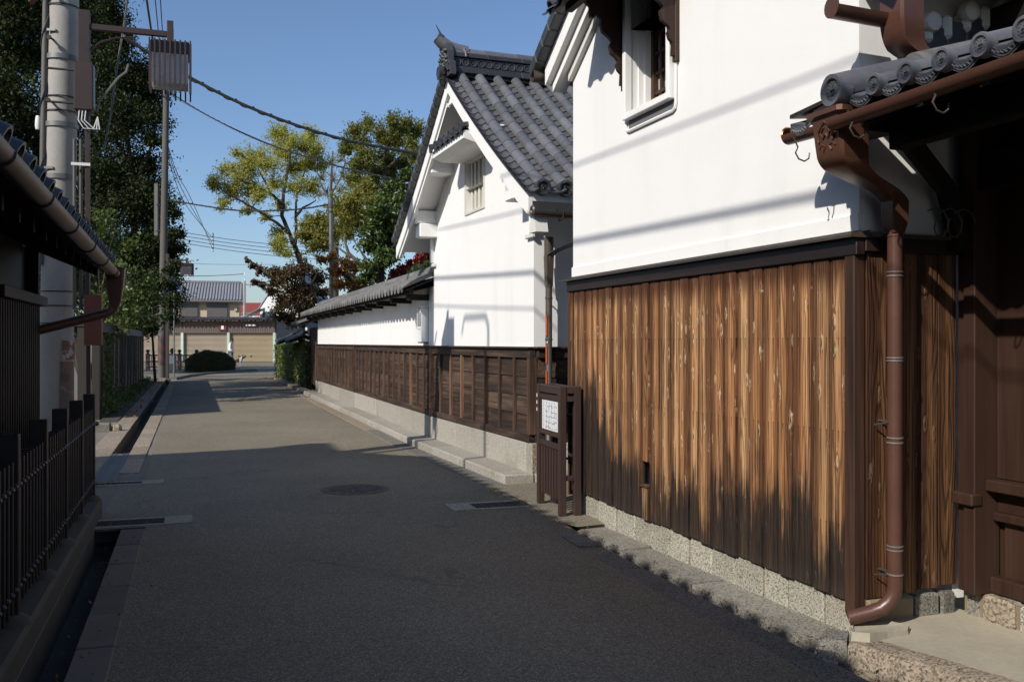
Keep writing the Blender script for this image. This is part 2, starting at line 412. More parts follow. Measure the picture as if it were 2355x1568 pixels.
M['pipe_dark'] = m_plain('dark bronze pipe', (0.065, 0.052, 0.040), 0.4, 0.25, 7)
M['band'] = m_plain('greyed solder', (0.22, 0.20, 0.18), 0.45, 0.2, 20, 0.4)
M['orange'] = m_plain('orange paint', (0.62, 0.12, 0.03), 0.6, 0.2, 20)
M['white'] = m_plain('white paint', (0.72, 0.72, 0.70), 0.5, 0.06, 6)
M['steel'] = m_plain('dull steel', (0.17, 0.17, 0.165), 0.45, 0.25, 8, 0.5)
M['steel_dark'] = m_plain('dark iron', (0.050, 0.046, 0.042), 0.8, 0.3, 9, 0.0, 0.2)
M['cover_iron'] = m_plain('worn cover iron', (0.115, 0.102, 0.085), 0.85, 0.3, 9, 0.0, 0.2)
M['black'] = m_plain('black cable', (0.014, 0.014, 0.014), 0.5, 0.2, 9)
M['wire'] = m_plain('weathered cable', (0.09, 0.085, 0.075), 0.6, 0.25, 9)
M['void'] = m_plain('unlit interior', (0.012, 0.010, 0.009), 0.9, 0.2, 4)
M['frame_grey'] = m_plain('grey slot lining', (0.12, 0.12, 0.125), 0.8, 0.15, 6)
M['dado'] = m_wood('weathered lap boards', (0.013, 0.008, 0.006), (0.040, 0.024, 0.017), (0.120, 0.078, 0.052), 0, 1.0, 0.72, 0.5, 0.9)
M['batten'] = m_wood('weathered battens', (0.016, 0.009, 0.006), (0.055, 0.031, 0.020), (0.15, 0.088, 0.052), 2, 1.0, 0.72, 0.35, 0.6)
M['batten_pale'] = m_wood('pale battens', (0.06, 0.032, 0.018), (0.17, 0.095, 0.052), (0.28, 0.175, 0.105), 2, 1.0, 0.72, 0.2, 0.6)  # paler and more orange than the other battens
M['post_wood'] = m_wood('dark upright wood', (0.018, 0.009, 0.006), (0.052, 0.025, 0.016), (0.10, 0.052, 0.032), 2, 0.8, 0.6, 0.35, 0.5)
M['rail_wood'] = m_wood('dark level wood', (0.016, 0.009, 0.006), (0.048, 0.024, 0.015), (0.095, 0.052, 0.034), 0, 0.8, 0.6, 0.35, 0.5)
M['door_wood'] = m_wood('brown door boards', (0.022, 0.0105, 0.007), (0.036, 0.018, 0.0115), (0.055, 0.029, 0.019), 2, 0.5, 0.5, 0.2, 0.2)
M['beam'] = m_wood('shaded dark beams', (0.004, 0.0026, 0.002), (0.008, 0.005, 0.004), (0.016, 0.010, 0.007), 0, 0.8, 0.7, 0.2, 0.4)  # deep shade under the eaves put into near-black wood
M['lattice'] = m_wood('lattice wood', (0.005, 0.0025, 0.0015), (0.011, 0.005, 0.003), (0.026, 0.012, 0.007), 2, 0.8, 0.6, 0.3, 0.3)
M['bark'] = m_wood('grey bark', (0.035, 0.030, 0.024), (0.105, 0.092, 0.075), (0.20, 0.185, 0.155), 2, 0.25, 0.9, 0.3, 0.8)
M['bark_dark'] = m_wood('dark bark', (0.014, 0.011, 0.008), (0.040, 0.032, 0.024), (0.085, 0.070, 0.052), 2, 0.25, 0.9, 0.3, 0.8)
# ================================================================== GROUND AND ROAD  (road frame: x = along, y = left)
def rpoly(mb, pts, z):
    mb.add([rw(a, b, z) for a, b in pts], [list(range(len(pts)))])
mb = MB()
for q in ([(-60, -300), (8.3, -300), (8.3, -.74), (-60, -.74)], [(8.3, -300), (10.6, -300), (10.6, -.54), (8.3, -.54)],
          [(10.6, -300), (41, -300), (41, -1.02), (10.6, -1.02)], [(41, -1500), (1800, -1500), (1800, 1500), (41, 1500)],
          [(8.3, -.54), (10.6, -.54), (10.6, 300), (8.3, 300)],
          [(10.6, -.80), (41, -.80), (41, 300), (10.6, 300)]):
    rpoly(mb, q, 0)
mb.add([rw(a, b, -.13) for a, b in ((-60, -.54), (8.3, -.54), (8.3, 300), (-60, 300))], [(0, 1, 2, 3)])
structure(mb.build('ground', M['ground']))
def rz(long, lat):
    """the near street falls gently to its right-hand edge"""
    t = min(1, max(0, (8.0-long)/2.2)); u = min(1, max(0, (lat-1.2)/1.7))
    return -.055*t*t*(3-2*t)*u
mb = MB()
la = [-40, -5, 0, 3, 5, 5.8, 6.2, 6.6, 7.0, 7.4, 7.8, 8.2]; lb = [-.36, .6, 1.2, 1.6, 2.0, 2.4, 2.93]
mb.add([rw(a, b, .005+rz(a, b)) for a in la for b in lb], [(i*7+j, i*7+j+1, i*7+j+8, i*7+j+7) for i in range(len(la)-1) for j in range(6)], True)
rpoly(mb, [(8.2, -.74), (10.95, -.74), (10.95, 2.9), (8.2, 2.95)], .005)
rpoly(mb, [(10.95, -.50), (40, -.58), (40, 3.35), (27.8, 3.2), (10.95, 2.9)], .005)
rpoly(mb, [(40, -.58), (46, .2), (50, 2.0), (53, 1.0), (53, -22), (70, -22), (70, 24), (53, 24), (50, 9), (46, 5.0), (43, 3.6), (40, 3.35)], .005)
# side alley between the two storehouses
rpoly(mb, [(7.95, 2.93), (9.6, 2.93), (9.9, 4.6), (7.95, 4.6)], .005)
mb.add([rw(7.95, 2.93, .005), rw(7.95, 4.6, .005), rw(7.36, 4.6, .0), rw(7.36, 3.28, -.005), rw(7.20, 3.24, -.012), rw(7.16, 2.99, -.012), rw(7.3, 2.93, -.008)], [(0, 1, 2, 3, 4, 5, 6)])
structure(mb.build('road', M['asphalt']))
# ditches: real channels below the road edge
def channel(name, a0, a1, b0, b1, depth):
    m = MB()
    m.add([rw(a, b, z) for a, b, z in ((a0, b0, 0), (a1, b0, 0), (a1, b0, -depth), (a0, b0, -depth), (a0, b1, 0), (a1, b1, 0), (a1, b1, -depth), (a0, b1, -depth))],
          [(0, 1, 2, 3), (4, 5, 6, 7), (2, 3, 7, 6), (0, 3, 7, 4), (1, 2, 6, 5)])
    return structure(m.build(name, M['concrete_dark'], fix=False))
channel('drain_channel', -40, 8.3, -.74, -.54, .22)
channel('drain_channel', 10.6, 41, -1.02, -.80, .25)
def strip(name, mat, a0, a1, b0, b1, z0, z1, n, gap=.006, parent=None, jig=.003, skew=0.0, c=.006):
    """kerb stones laid end to end along the road, each its own piece"""
    par = parent or structure(thing(name, None, None, rw(0, 0, 0), RA))
    for k in range(n):
        L0 = lerp(a0, a1, k/n)+gap; L1 = lerp(a0, a1, (k+1)/n)-gap
        j = random.uniform(-jig, jig)
        sh = skew*(L0+L1)/2
        MB().box(L0, L1, -b1+sh, -b0+sh, z0, z1+j, c).build('kerb_stone', mat, par)
    return par
strip('kerb', M['concrete_kerb'], -3, 8.1, -.54, -.36, -.10, .012, 18)
strip('kerb', M['granite_warm'], 11.6, 40, -.80, -.58, -.10, .014, 40, c=.004)
strip('kerb', M['granite_warm'], 10.95, 40, -1.32, -1.02, -.10, .014, 34, c=.004)
strip('kerb', M['granite_dark'], 2.6, 6.5, 2.73, 2.92, -.16, -.042, 6, jig=.004)
strip('kerb', M['granite_dark'], 6.5, 7.4, 2.73, 2.92, -.16, -.018, 2, jig=.004)
# curved kerb where the street swings left past the bush
kc = structure(thing('kerb', None, None, rw(0, 0, 0), RA))
pts = [(40, -.6), (43, -.1), (46, .6), (49, 1.9), (51, 3.2)]
for (a, b), (c_, d) in zip(pts[:-1], pts[1:]):
    m = MB(); v = Vector((c_-a, -(d-b), 0)); n_ = Vector((-v.y, v.x, 0)).normalized()*.16; p = Vector((a, -b, 0)); q = Vector((c_, -d, 0))
    m.prism([(w.x, w.y) for w in (p, q, q+n_, p+n_)], -.1, .10, 'z'); m.build('kerb_stone', M['concrete_kerb'], kc)
mf = structure(MB().prism([(p.x, p.y) for p in (rw(7.02, 2.94), rw(7.62, 2.60), rw(7.75, 2.93), rw(7.75, 3.6), rw(7.30, 3.6), rw(7.30, 3.24), rw(7.02, 3.24))], -.2, .004, 'z').build('mortar_bed', M['mortar'])) if False else None
# painted street markings at the far junction
mb = MB()
for a, b0, b1 in ((45.5, .9, 2.1), (48.5, 1.9, 3.3), (43.0, 1.3, 1.7)): rpoly(mb, [(a, b0), (a+.14, b0), (a+.14, b1), (a, b1)], .010)
rpoly(mb, [(60.2, -3), (60.45, -3), (60.45, 12), (60.2, 12)], .010)
structure(mb.build('road_marking', M['white']))

# ================================================================== STOREHOUSE A (right, cedar clad)
A = thing('storehouse', 'white plastered storehouse nearest on the right with sun-bleached cedar planks below', 'house', (1.824, 4.96, 0), R(109.6))
SA = 3.79                                      # local: x along the street, y out to the street, z up
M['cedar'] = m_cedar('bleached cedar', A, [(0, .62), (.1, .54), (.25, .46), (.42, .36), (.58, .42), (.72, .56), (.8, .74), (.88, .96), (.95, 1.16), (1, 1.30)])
M['cedar_side'] = m_cedar('shaded side cedar', A, [(0, .0), (1, .0)], red=.55, tone=.42, top=1.9, soot_on=0.0)  # weaker light on the side planks put into a darker, redder tone
# walls
def ring(mb, outer, holes, y0, y1):
    """wall with rectangular openings in the x-z plane"""
    xs = sorted({outer[0], outer[1], *[h[0] for h in holes], *[h[1] for h in holes]})
    zs = sorted({outer[2], outer[3], *[h[2] for h in holes], *[h[3] for h in holes]})
    for i in range(len(xs)-1):
        for j in range(len(zs)-1):
            cx, cz = (xs[i]+xs[i+1])/2, (zs[j]+zs[j+1])/2
            if any(h[0] < cx < h[1] and h[2] < cz < h[3] for h in holes): continue
            mb.add([(xs[i], y1, zs[j]), (xs[i+1], y1, zs[j]), (xs[i+1], y1, zs[j+1]), (xs[i], y1, zs[j+1])], [(0, 1, 2, 3)])
    for h in holes:
        a, b, c, d = h
        mb.add([(a, y1, c), (b, y1, c), (b, y1, d), (a, y1, d), (a, y0, c), (b, y0, c), (b, y0, d), (a, y0, d)],
               [(0, 1, 5, 4), (2, 3, 7, 6), (1, 2, 6, 5), (0, 3, 7, 4)])
WN = (1.985, 2.635, 3.30, 4.20)                # window opening
mb = MB()
EZ = 3.96                                       # eave height at the far corner
ring(mb, (0, SA, 2.05, EZ), [(WN[0], WN[1], WN[2], EZ)], -.30, 0)
ring(mb, (0, 3.30, EZ, 4.25), [(WN[0], WN[1], EZ, WN[3])], -.30, 0)
mb.add([(3.30, 0, EZ), (SA, 0, EZ), (3.30, 0, 4.25)], [(0, 1, 2)])
mb.add([(0, 0, 4.25), (3.30, 0, 4.25), (1.9, 0, 5.1), (0, 0, 5.1)], [(0, 1, 2, 3)])
mb.add([(0, -.062, .2), (0, -.62, .2), (0, -.62, 2.05), (0, -.062, 2.05)], [(0, 1, 2, 3)])
mb.add([(0, 0, 2.05), (0, -.62, 2.05), (0, -.62, 5.1), (0, 0, 5.1)], [(0, 1, 2, 3)])          # near end
mb.add([(0, -.06, .1), (SA, -.06, .1), (SA, -.06, 2.05), (0, -.06, 2.05)], [(0, 1, 2, 3)])
mb.add([(SA, 0, .1), (SA, -5, .1), (SA, -5, EZ), (SA, 0, EZ)], [(0, 1, 2, 3)])
mb.add([(0, -.62, .1), (0, -5, .1), (0, -5, 5.1), (0, -.62, 5.1)], [(0, 1, 2, 3)])
mb.add([(0, -5, .1), (SA, -5, .1), (SA, -5, EZ), (3.3, -5, 4.25), (1.9, -5, 5.1), (0, -5, 5.1)], [(0, 1, 2, 3, 4, 5)])
mb.build('wall', M['plaster'], A, fix=False)
# drip crease low on the plaster: the lower band stands a little proud
mb = MB().box(-.006, SA+.006, -.02, .014, 2.085, 2.175, .004).box(-.012, .006, -.62, -.02, 2.085, 2.178)
mb.build('drip_band', M['plaster'], A)
# ledge over the planks
mb = MB().prism([(-.02, 2.085), (.10, 2.062), (.10, 2.045), (-.02, 2.045)], -.06, SA+.10, 'x')
mb.prism([(-.104, 2.062), (.02, 2.084), (.02, 2.045), (-.104, 2.045)], -.66, -.02, 'y')
mb.build('ledge', M['pipe_dark'], A)
mb = MB().box(-.045, SA+.03, .0, .055, 1.955, 2.043, .004)
mb.build('head_rail', M['brown_dark'], A)
MB().box(-.05, -.002, -.64, -.002, 1.975, 2.043, .003).build('head_rail', M['brown_dark'], A)
# planks, one by one
random.seed(11)
edges = [.055]
while edges[-1] < SA-.02: edges.append(edges[-1]+random.uniform(.118, .178))
edges[-1] = SA-.012
VENT = None
for k in range(len(edges)-1):
    a, b = edges[k], edges[k+1]; z0 = .135+.014*(a+b)/2; h = 1.965-z0; w = b-a
    th = .020+random.uniform(-.004, .004); tilt = random.uniform(.003, .007)
    def plank(za, zb):
        zq = zb-za
        vs = []
        for z in (0, zq):
            vs += [(-w/2, 0, z), (w/2-.003, 0, z), (w/2-.003, th-tilt, z), (w*.3, th+.002, z), (-w*.25, th+.002, z), (-w/2+.001, th+tilt*.2, z)]
        m = MB().add(vs, [(0, 1, 7, 6), (1, 2, 8, 7), (2, 3, 9, 8), (3, 4, 10, 9), (4, 5, 11, 10), (5, 0, 6, 11), (5, 4, 3, 2, 1, 0), (6, 7, 8, 9, 10, 11)])
        m.build('plank', M['cedar'], A, ((a+b)/2, .012+random.uniform(0, .003), za))
    MB().box(a, b, .0, .006, z0+.01 if not a < 2.36 < b else .61, z0+h).build('backing', M['void'], A)
    if a < 2.36 < b:
        VENT = (a, b); plank(z0-.01, .42); plank(.60, z0+h)
        MB().box(a, b, -.055, -.045, .42, .60).build('vent_back', M['void'], A)
        MB().box(a-.004, b+.004, -.045, .05, .405, .420, .002).build('vent_sill', M['post_wood'], A)
        continue
    plank(z0+random.uniform(-.008, .004), z0+h)
MB().box(-.022, .053, -.02, .052, .075, 1.954, .005).build('corner_board', M['post_wood'], A)
MB().box(SA-.012, SA+.022, -.05, .045, .13, 1.954, .003).build('corner_board', M['post_wood'], A)
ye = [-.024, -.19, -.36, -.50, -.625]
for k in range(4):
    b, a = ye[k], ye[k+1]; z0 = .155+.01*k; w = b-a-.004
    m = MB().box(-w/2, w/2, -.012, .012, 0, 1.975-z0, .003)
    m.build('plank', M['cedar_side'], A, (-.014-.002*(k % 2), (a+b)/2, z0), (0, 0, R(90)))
# foundation stones
random.seed(5)
x = -.02; 
while x < SA:
    w = random.uniform(.24, .34); x1 = min(x+w, SA+.02)
    MB().box(x+.009, x1-.009, -.2, .004+random.uniform(-.006, .006), -.16, .160+.013*x+random.uniform(-.004, .002), .012).build('foundation_stone', M['granite'], A)
    x = x1
MB().box(-.012, SA, -.2, -.014, -.15, .13).build('mortar', M['mortar'], A)
for y0, y1, mt in ((-.33, -.03, 'mortar'), (-.50, -.345, 'granite_dark'), (-.61, -.515, 'granite_dark')):
    MB().box(-.04, .05, y0, y1, -.04, .150, .012).build('foundation_stone', M[mt], A)
# window
W0, W1, Z0, Z1 = WN
fr = MB()
for b in ((W0-.05, W0, -.02, .055, Z0-.05, Z1), (W1, W1+.05, -.02, .055, Z0-.05, Z1), (W0, W1, -.02, .055, Z0-.05, Z0), (W0-.05, W1+.05, -.02, .055, Z1, Z1+.06)):
    fr.box(*b, .004)
wf = fr.build('window', M['plaster'], A); wf['label'] = 'deep white plastered window surround'
MB().box(W0-.005, W1+.005, -.16, -.145, Z0, Z0+.001).build('sill', M['plaster'], wf)
for xa, xb, t0, t1 in ((W1-.012, W1, -.11, -.06), (W1-.026, W1, -.165, -.11), (W0, W0+.012, -.11, -.06), (W0, W0+.026, -.165, -.11)):
    MB().box(xa, xb, t0, t1, Z0, Z1).build('reveal_step', M['plaster'], wf)
for b in ((W0, W0+.05, Z0, Z1), (W1-.07, W1, Z0, Z1)): MB().box(b[0], b[1], -.20, -.16, b[2], b[3]).build('window_frame', M['post_wood'], wf)
for k in range(1, 4): MB().box(lerp(W0, W1, k/4)-.014, lerp(W0, W1, k/4)+.014, -.196, -.172, Z0, Z1).build('lattice_bar', M['door_wood'], wf)
for k in range(1, 6): MB().box(W0+.05, W1-.07, -.193, -.170, Z0+.155*k-.012, Z0+.155*k+.012).build('lattice_bar', M['door_wood'], wf)
gl = G('wired window'); v = gl.obj(); xx, yy, zz = gl.xyz(v)
d1 = gl.math('ABSOLUTE', gl.math('FRACT', (xx+zz*.6)*70.0)-.5); d2 = gl.math('ABSOLUTE', gl.math('FRACT', (xx-zz*.6)*70.0)-.5)
mesh_m = gl.math('MAXIMUM', gl.step(.40, .46, d1), gl.step(.40, .46, d2))
M['wired'] = gl.finish(gl.mix(mesh_m, (.52, .52, .50), (.12, .12, .115)), .35, None)
MB().box(W0, W1, -.218, -.205, Z0, Z1).build('pane', M['wired'], wf)
MB().box(W0-.03, W1+.03, -.004, .006, Z0-.115, Z0-.048).build('slot', M['frame_grey'], A)
mo = MB(); zb = Z0-.135
P = [(W1+.068, .012, Z1-.3), (W1+.068, .012, zb+.05), (W1+.055, .012, zb+.015), (W1+.02, .012, zb), (W0-.03, .012, zb), (W0-.065, .012, zb+.015), (W0-.078, .012, zb+.05), (W0-.078, .012, Z1-.3)]
mo.tube(P, .013, 6); mo.build('moulding', M['plaster'], A)
# carved brackets and the little roof over the window
br = [(0, 0), (.06, .0), (.055, .10), (.085, .13), (.10, .18), (.08, .21), (.105, .24), (.15, .27), (.165, .34), (.14, .38), (.17, .41), (.23, .45), (.25, .52), (.24, .56), (.29, .60), (.31, .56), (.345, .57), (.35, .66), (.42, .72), (.42, .80), (0, .80)]
cn = MB()
for bx in (W1+.075, W0-.105):
    MB().prism([(y, z+Z1-.66) for y, z in [(a*.92, b*.9) for a, b in br]], bx, bx+.035, 'x').build('bracket', M['door_wood'], A)
    MB().box(bx-.006, bx+.041, .0, .035, Z1-.70, Z1+.1, .003).build('bracket_post', M['door_wood'], A)
cr = MB()
cr.add([(W0-.32, .0, Z1+.27), (W1+.44, 0, Z1+.27), (W1+.44, .52, Z1-.04), (W0-.32, .52, Z1-.04), (W0-.32, .0, Z1+.30), (W1+.44, 0, Z1+.30), (W1+.44, .52, Z1-.01), (W0-.32, .52, Z1-.01)],
       [(0, 1, 2, 3), (4, 5, 6, 7), (0, 1, 5, 4), (1, 2, 6, 5), (2, 3, 7, 6), (3, 0, 4, 7)])
cr.box(W0-.30, W1+.34, .36, .42, Z1-.035, Z1+.05)
can = cr.build('canopy', M['beam'], A)
for k in range(7):
    xk = W0-.30+k*.215
    MB().arc((xk, .0, Z1+.325), (xk, .55, Z1-.005), .05, .012, n=6).build('cover_tile', M['tile_dark'], can)
    m = MB(); vs = []
    for y, z in ((0, Z1+.315), (.56, Z1-.015)):
        for j in range(5):
            vs.append((xk+.05+j*.03, y, z-.03*math.sin(PI*j/4)))
    m.add(vs, [(j, j+1, 6+j, 5+j) for j in range(4)]); m.build('pan_tile', M['tile_dark'], can)
# far eave and verge of A
def slopeZ(s): return EZ+(SA-s)*.62
ro = MB()
def slab(mb, s0, s1, y0, y1, dz0, dz1):
    mb.add([(s, y, slopeZ(s)+d) for d in (dz0, dz1) for (s, y) in ((s0, y0), (s1, y0), (s1, y1), (s0, y1))],
           [(0, 1, 2, 3), (4, 5, 6, 7), (0, 1, 5, 4), (1, 2, 6, 5), (2, 3, 7, 6), (3, 0, 4, 7)])
slab(ro, 1.9, SA+.30, -5, .20, .26, .36)
rf = ro.build('roof', M['tile_dark'], A)
m = MB(); slab(m, 1.9, SA+.22, -.02, .11, -.02, .22); slab(m, 1.9, SA+.26, .04, .17, .07, .258); m.build('verge_board', M['plaster'], A)
m = MB(); slab(m, 1.9, SA+.01, -.01, .045, -.10, -.02); m.build('cove', M['plaster_old'], A)
for k in range(7):
    s = SA+.33-k*.155; d = .62*.155
    MB().box(-.09, .09, -.16, .07, -.05, .055, .01).build('verge_tile', M['tile_dark'], rf, (s, .20, slopeZ(s)+.31), (0, R(31), 0))
m = MB(); m.arc((SA+.36, -.02, EZ+.02), (SA+.36, .26, EZ+.02), .062, .01, 0, 2*PI, 14); m.arc((SA+.36, -3, EZ+.02), (SA+.36, -.02, EZ+.02), .062, .01, PI, 2*PI, 8)
m.build('gutter', M['pipe_dark'], A)
# upper near gutter, hopper and its crooked duct
def half_gutter(p0, p1, r, up=None):
    return MB().arc(p0, p1, r, .006, PI, 2*PI, 8)
g2 = half_gutter((-.16, .30, 3.17), (-.16, -.02, 3.16), .055); g2.lathe([(0, 0), (.056, 0), (.056, -.004), (.0, -.004)], (-.16, .303, 3.17), 16, 'y')
g2.build('gutter', M['copper'], A)
MB().lathe([(.052, 0), (.046, -.006), (.036, -.006), (.028, 0), (0, 0)], (-.16, .301, 3.172), 18, 'y').build('gutter_end', M['copper_bright'], A)
def duct(path, ws, ds, name, mat, par):
    """square duct through path; ws widths along x, ds depths along y"""
    q = []
    L = [(*p, w, d) for p, w, d in zip(path, ws, ds)]
    for i in range(len(L)-1):                       # round the bends a little
        p0, p1, p2, p3 = L[max(i-1, 0)], L[i], L[i+1], L[min(i+2, len(L)-1)]
        straight = max(abs(p1[k]-p2[k]) for k in range(2)) < .012
        for k in range(1 if straight else 5):
            t = k/(1 if straight else 5)
            cr = [.5*((2*p1[j])+(p2[j]-p0[j])*t+(2*p0[j]-5*p1[j]+4*p2[j]-p3[j])*t*t+(3*p1[j]-3*p2[j]+p3[j]-p0[j])*t**3) for j in range(5)]
            ln = [lerp(p1[j], p2[j], t) for j in range(5)]
            q.append([lerp(ln[j], cr[j], .6) for j in range(5)])
    q.append(list(L[-1]))
    m = MB(); vs = []; c = .18
    for x, y, z, w, d in q:
        e = min(w, d)*c
        vs += [(x-w+e, y-d, z), (x+w-e, y-d, z), (x+w, y-d+e, z), (x+w, y+d-e, z), (x+w-e, y+d, z), (x-w+e, y+d, z), (x-w, y+d-e, z), (x-w, y-d+e, z)]
    n = len(q)
    m.add(vs, [(8*k+j, 8*k+(j+1) % 8, 8*k+8+(j+1) % 8, 8*k+8+j) for k in range(n-1) for j in range(8)], True)
    m.add(vs[:8], [tuple(range(8))]); m.add(vs[-8:], [tuple(range(8))])
    return m.build(name, mat, par)
duct([(-.22, -.08, 3.42), (-.22, -.08, 3.12), (-.20, -.13, 3.00), (-.22, -.30, 2.90), (-.24, -.33, 2.80), (-.24, -.33, 2.62)], [.085, .085, .075, .06, .055, .055], [.075, .075, .07, .06, .055, .055], 'duct', M['pipe'], A)
# plaster scraps and white ornament by the roof junction
m = MB()
random.seed(3)
m.box(-.04, .02, -.20, .0, 2.70, 2.90, .02).box(-.06, .0, -.30, -.12, 2.74, 2.86, .02)
m.build('patched_plaster', M['plaster_old'], A)
m = MB()
for a in range(3): m.lathe([(0, -.02), (.03, -.015), (.04, 0), (.03, .02), (0, .025)], (-.02+.034*math.cos(a*2.1+1.5), .04, 2.76+.034*math.sin(a*2.1+1.5)), 10, 'y')
m.build('crest_ornament', M['plaster_old'], A)
# slab of stones along the foot of A
slabs = structure(thing('kerb', None, None, (1.824, 4.96, 0), R(109.6)))
random.seed(8); x = -.35
while x < SA-.05:
    w = random.uniform(.75, 1.15); x1 = min(x+w, SA+.1)
    MB().prism([(x+.006, .005), (x1-.006, .005), (x1-.006, .275-.012*x1+random.uniform(-.01, .01)), (x+.006, .275-.012*x+random.uniform(-.01, .01))], -.2, -.050+.045*max(0, (x-1.6)/2.2)+random.uniform(-.004, .004), 'z').build('kerb_stone', M['granite_slab'], slabs)
    x = x1

# ================================================================== ENTRANCE HOUSE (near right)
B = thing('entrance_house', 'dark wooden entrance at the right edge under a low tiled eave', 'house', (1.824, 4.96, 0), R(109.6))
DY = -.63
MB().box(-4.5, -.06, DY-.16, DY-.14, .2, 3.0).build('door_board', M['door_wood'], B)
MB().box(-.11, -.052, DY-.13, DY+.02, .165, 2.7, .004).build('post', M['door_wood'], B)
st = MB().box(-.19, -.112, DY-.13, DY+.045, .165, 2.65, .005); st.build('door_stile', M['door_wood'], B)
MB().box(-.20, -.06, DY+.0, DY+.075, .635, .70, .008).build('door_stop', M['door_wood'], B)
door = MB().box(-1.6, -.195, DY-.135, DY-.105, .78, 2.45).build('door', M['door_wood'], B)
MB().box(-1.6, -.195, DY-.12, DY-.02, .715, .775, .006).build('door_rail', M['door_wood'], door)
MB().box(-1.6, -.195, DY-.13, DY-.105, .60, .714, .003).build('door_panel', M['door_wood'], door)
MB().box(-1.6, -.195, DY-.13, DY-.07, .555, .60, .006).build('door_rail', M['door_wood'], door)
MB().box(-1.6, -.23, DY-.13, DY-.118, .26, .555, .003).build('door_panel', M['door_wood'], door)
MB().box(-1.6, -.195, DY-.13, DY-.05, .175, .262, .008).build('door_rail', M['door_wood'], door)
MB().box(-1.2, -.36, DY-.118, DY-.112, .345, .372).build('door_slot', M['void'], door)
MB().box(-.97, -.955, DY-.11, DY-.09, .78, 2.45).build('door_rail', M['door_wood'], door)
random.seed(14)
xs = [-.05, -.17, -.40, -.62, -.9, -1.3]
for k in range(len(xs)-1):
    MB().box(xs[k+1]+.014, xs[k]-.014, DY-.3, DY-.01+random.uniform(-.01, .01), .0, .172-.003*k, .014).build('foundation_stone', M[('granite_dark', 'granite_warm', 'granite', 'granite_dark', 'granite')[k]], B)
MB().box(-4.5, -.05, DY-.3, DY-.03, .0, .155).build('mortar', M['mortar'], B)
# roof: soffit boards, rafters and tiles
EV = .40; EZB = 2.565                           # eave line out from the wall plane and its height
sl = .30; XE = -.33                             # slope, and where the roof ends
def bz(y): return EZB+(EV-y)*sl
rb = MB()
rb.add([(s, y, bz(y)+d) for d in (.02, .05) for (s, y) in ((XE, -2.6), (-5.0, -2.6), (-5.0, EV-.04), (XE, EV-.04))], [(0, 1, 2, 3), (4, 5, 6, 7), (0, 1, 5, 4), (1, 2, 6, 5), (2, 3, 7, 6), (3, 0, 4, 7)])
rb.add([(s, y, bz(y)+d) for d in (.02, .12) for (s, y) in ((-.004, -2.6), (XE, -2.6), (XE, -.01), (-.004, -.01))], [(0, 1, 2, 3), (4, 5, 6, 7), (0, 1, 5, 4), (1, 2, 6, 5), (2, 3, 7, 6), (3, 0, 4, 7)])
roof = rb.build('roof', M['beam'], B)
for k in range(12):
    s = XE-.10-.36*k
    m = MB(); m.add([(s+e, y, bz(y)+d) for d in (-.06, .018) for (e, y) in ((0, -2.5), (.05, -2.5), (.05, EV-.08), (0, EV-.08))], [(0, 1, 2, 3), (4, 5, 6, 7), (0, 1, 5, 4), (1, 2, 6, 5), (2, 3, 7, 6), (3, 0, 4, 7)])
    m.build('rafter', M['beam'], roof)
MB().box(XE, -.004, -.012, EV-.06, 2.615, 2.635).build('verge_board', M['beam'], roof)  # closing board added to stop sun slipping through the gap by the verge
MB().box(-5, XE, .02, .10, 2.44, 2.665, .005).build('eave_beam', M['beam'], B)
MB().box(-5, -.05, DY-.14, DY+.02, 2.30, 2.50, .005).build('lintel', M['beam'], B)
MB().box(-5, -.06, DY-.40, DY-.14, 2.3, 3.3).build('wall', M['beam'], B)
MB().tube([(-.10, DY+.05, 2.00), (-.14, DY+.18, 2.30), (-.36, .02, 2.50)], [.055, .055, .055], 4, sq=True).build('brace', M['beam'], B)
# eave disc with comma crest and a ring of beads
def disc_mesh(name, r, mat, beads=12):
    m = MB(); n = 20
    m.lathe([(0, 0), (r*.62, 0), (r*.66, r*.10), (r*.72, r*.20), (r*.94, r*.22), (r, r*.12), (r, -r*.7)], (0, 0, 0), n, 'y')
    for k in range(beads):
        a = 2*PI*k/beads; m.lathe([(r*.075, 0), (r*.06, r*.05), (0, r*.075)], (math.cos(a)*r*.53, 0, math.sin(a)*r*.53), 6, 'y')
    for k in range(3):
        a0 = 2*PI*k/3
        pts = [(math.cos(a0+t*.42)*r*(.10+.07*t), r*.02, math.sin(a0+t*.42)*r*(.10+.07*t)) for t in range(5)]
        m.tube(pts, [r*.13, r*.11, r*.085, r*.06, r*.02], 6)
    return m.mesh(name, mat)
disc = disc_mesh('eave_disc', .050, M['tile'])
cov = MB().arc((0, 0, 0), (0, -.34, .34*sl), .047, .012, n=8, r1=.044).mesh('cover_tile', M['tile'])
pm = MB(); vs = []
for y, z in ((0.0, -.012), (0.0, .0), (-.34, .34*sl)):
    for j in range(7): vs.append((-.085+j*.17/6, y, z-.030*math.sin(PI*j/6)))
pm.add(vs, [(j, j+1, 8+j, 7+j) for j in range(6)]+[(7+j, 8+j, 15+j, 14+j) for j in range(6)], True)
lip = []
for j in range(7): lip.append((-.085+j*.17/6, .001, -.002-.030*math.sin(PI*j/6)))
for j in range(7): lip.append((-.085+j*.17/6, .001, -.040-.040*math.sin(PI*j/6)))
pm.add(lip, [(j, j+1, 8+j, 7+j) for j in range(6)])
rim = [(-.066+j*.132/6, .004, -.018-.034*math.sin(PI*j/6)) for j in range(7)]; rim2 = [(-.066+j*.132/6, .004, -.036-.036*math.sin(PI*j/6)) for j in range(7)]
pm.tube(rim, .0035, 5).tube(rim2, .0035, 5)
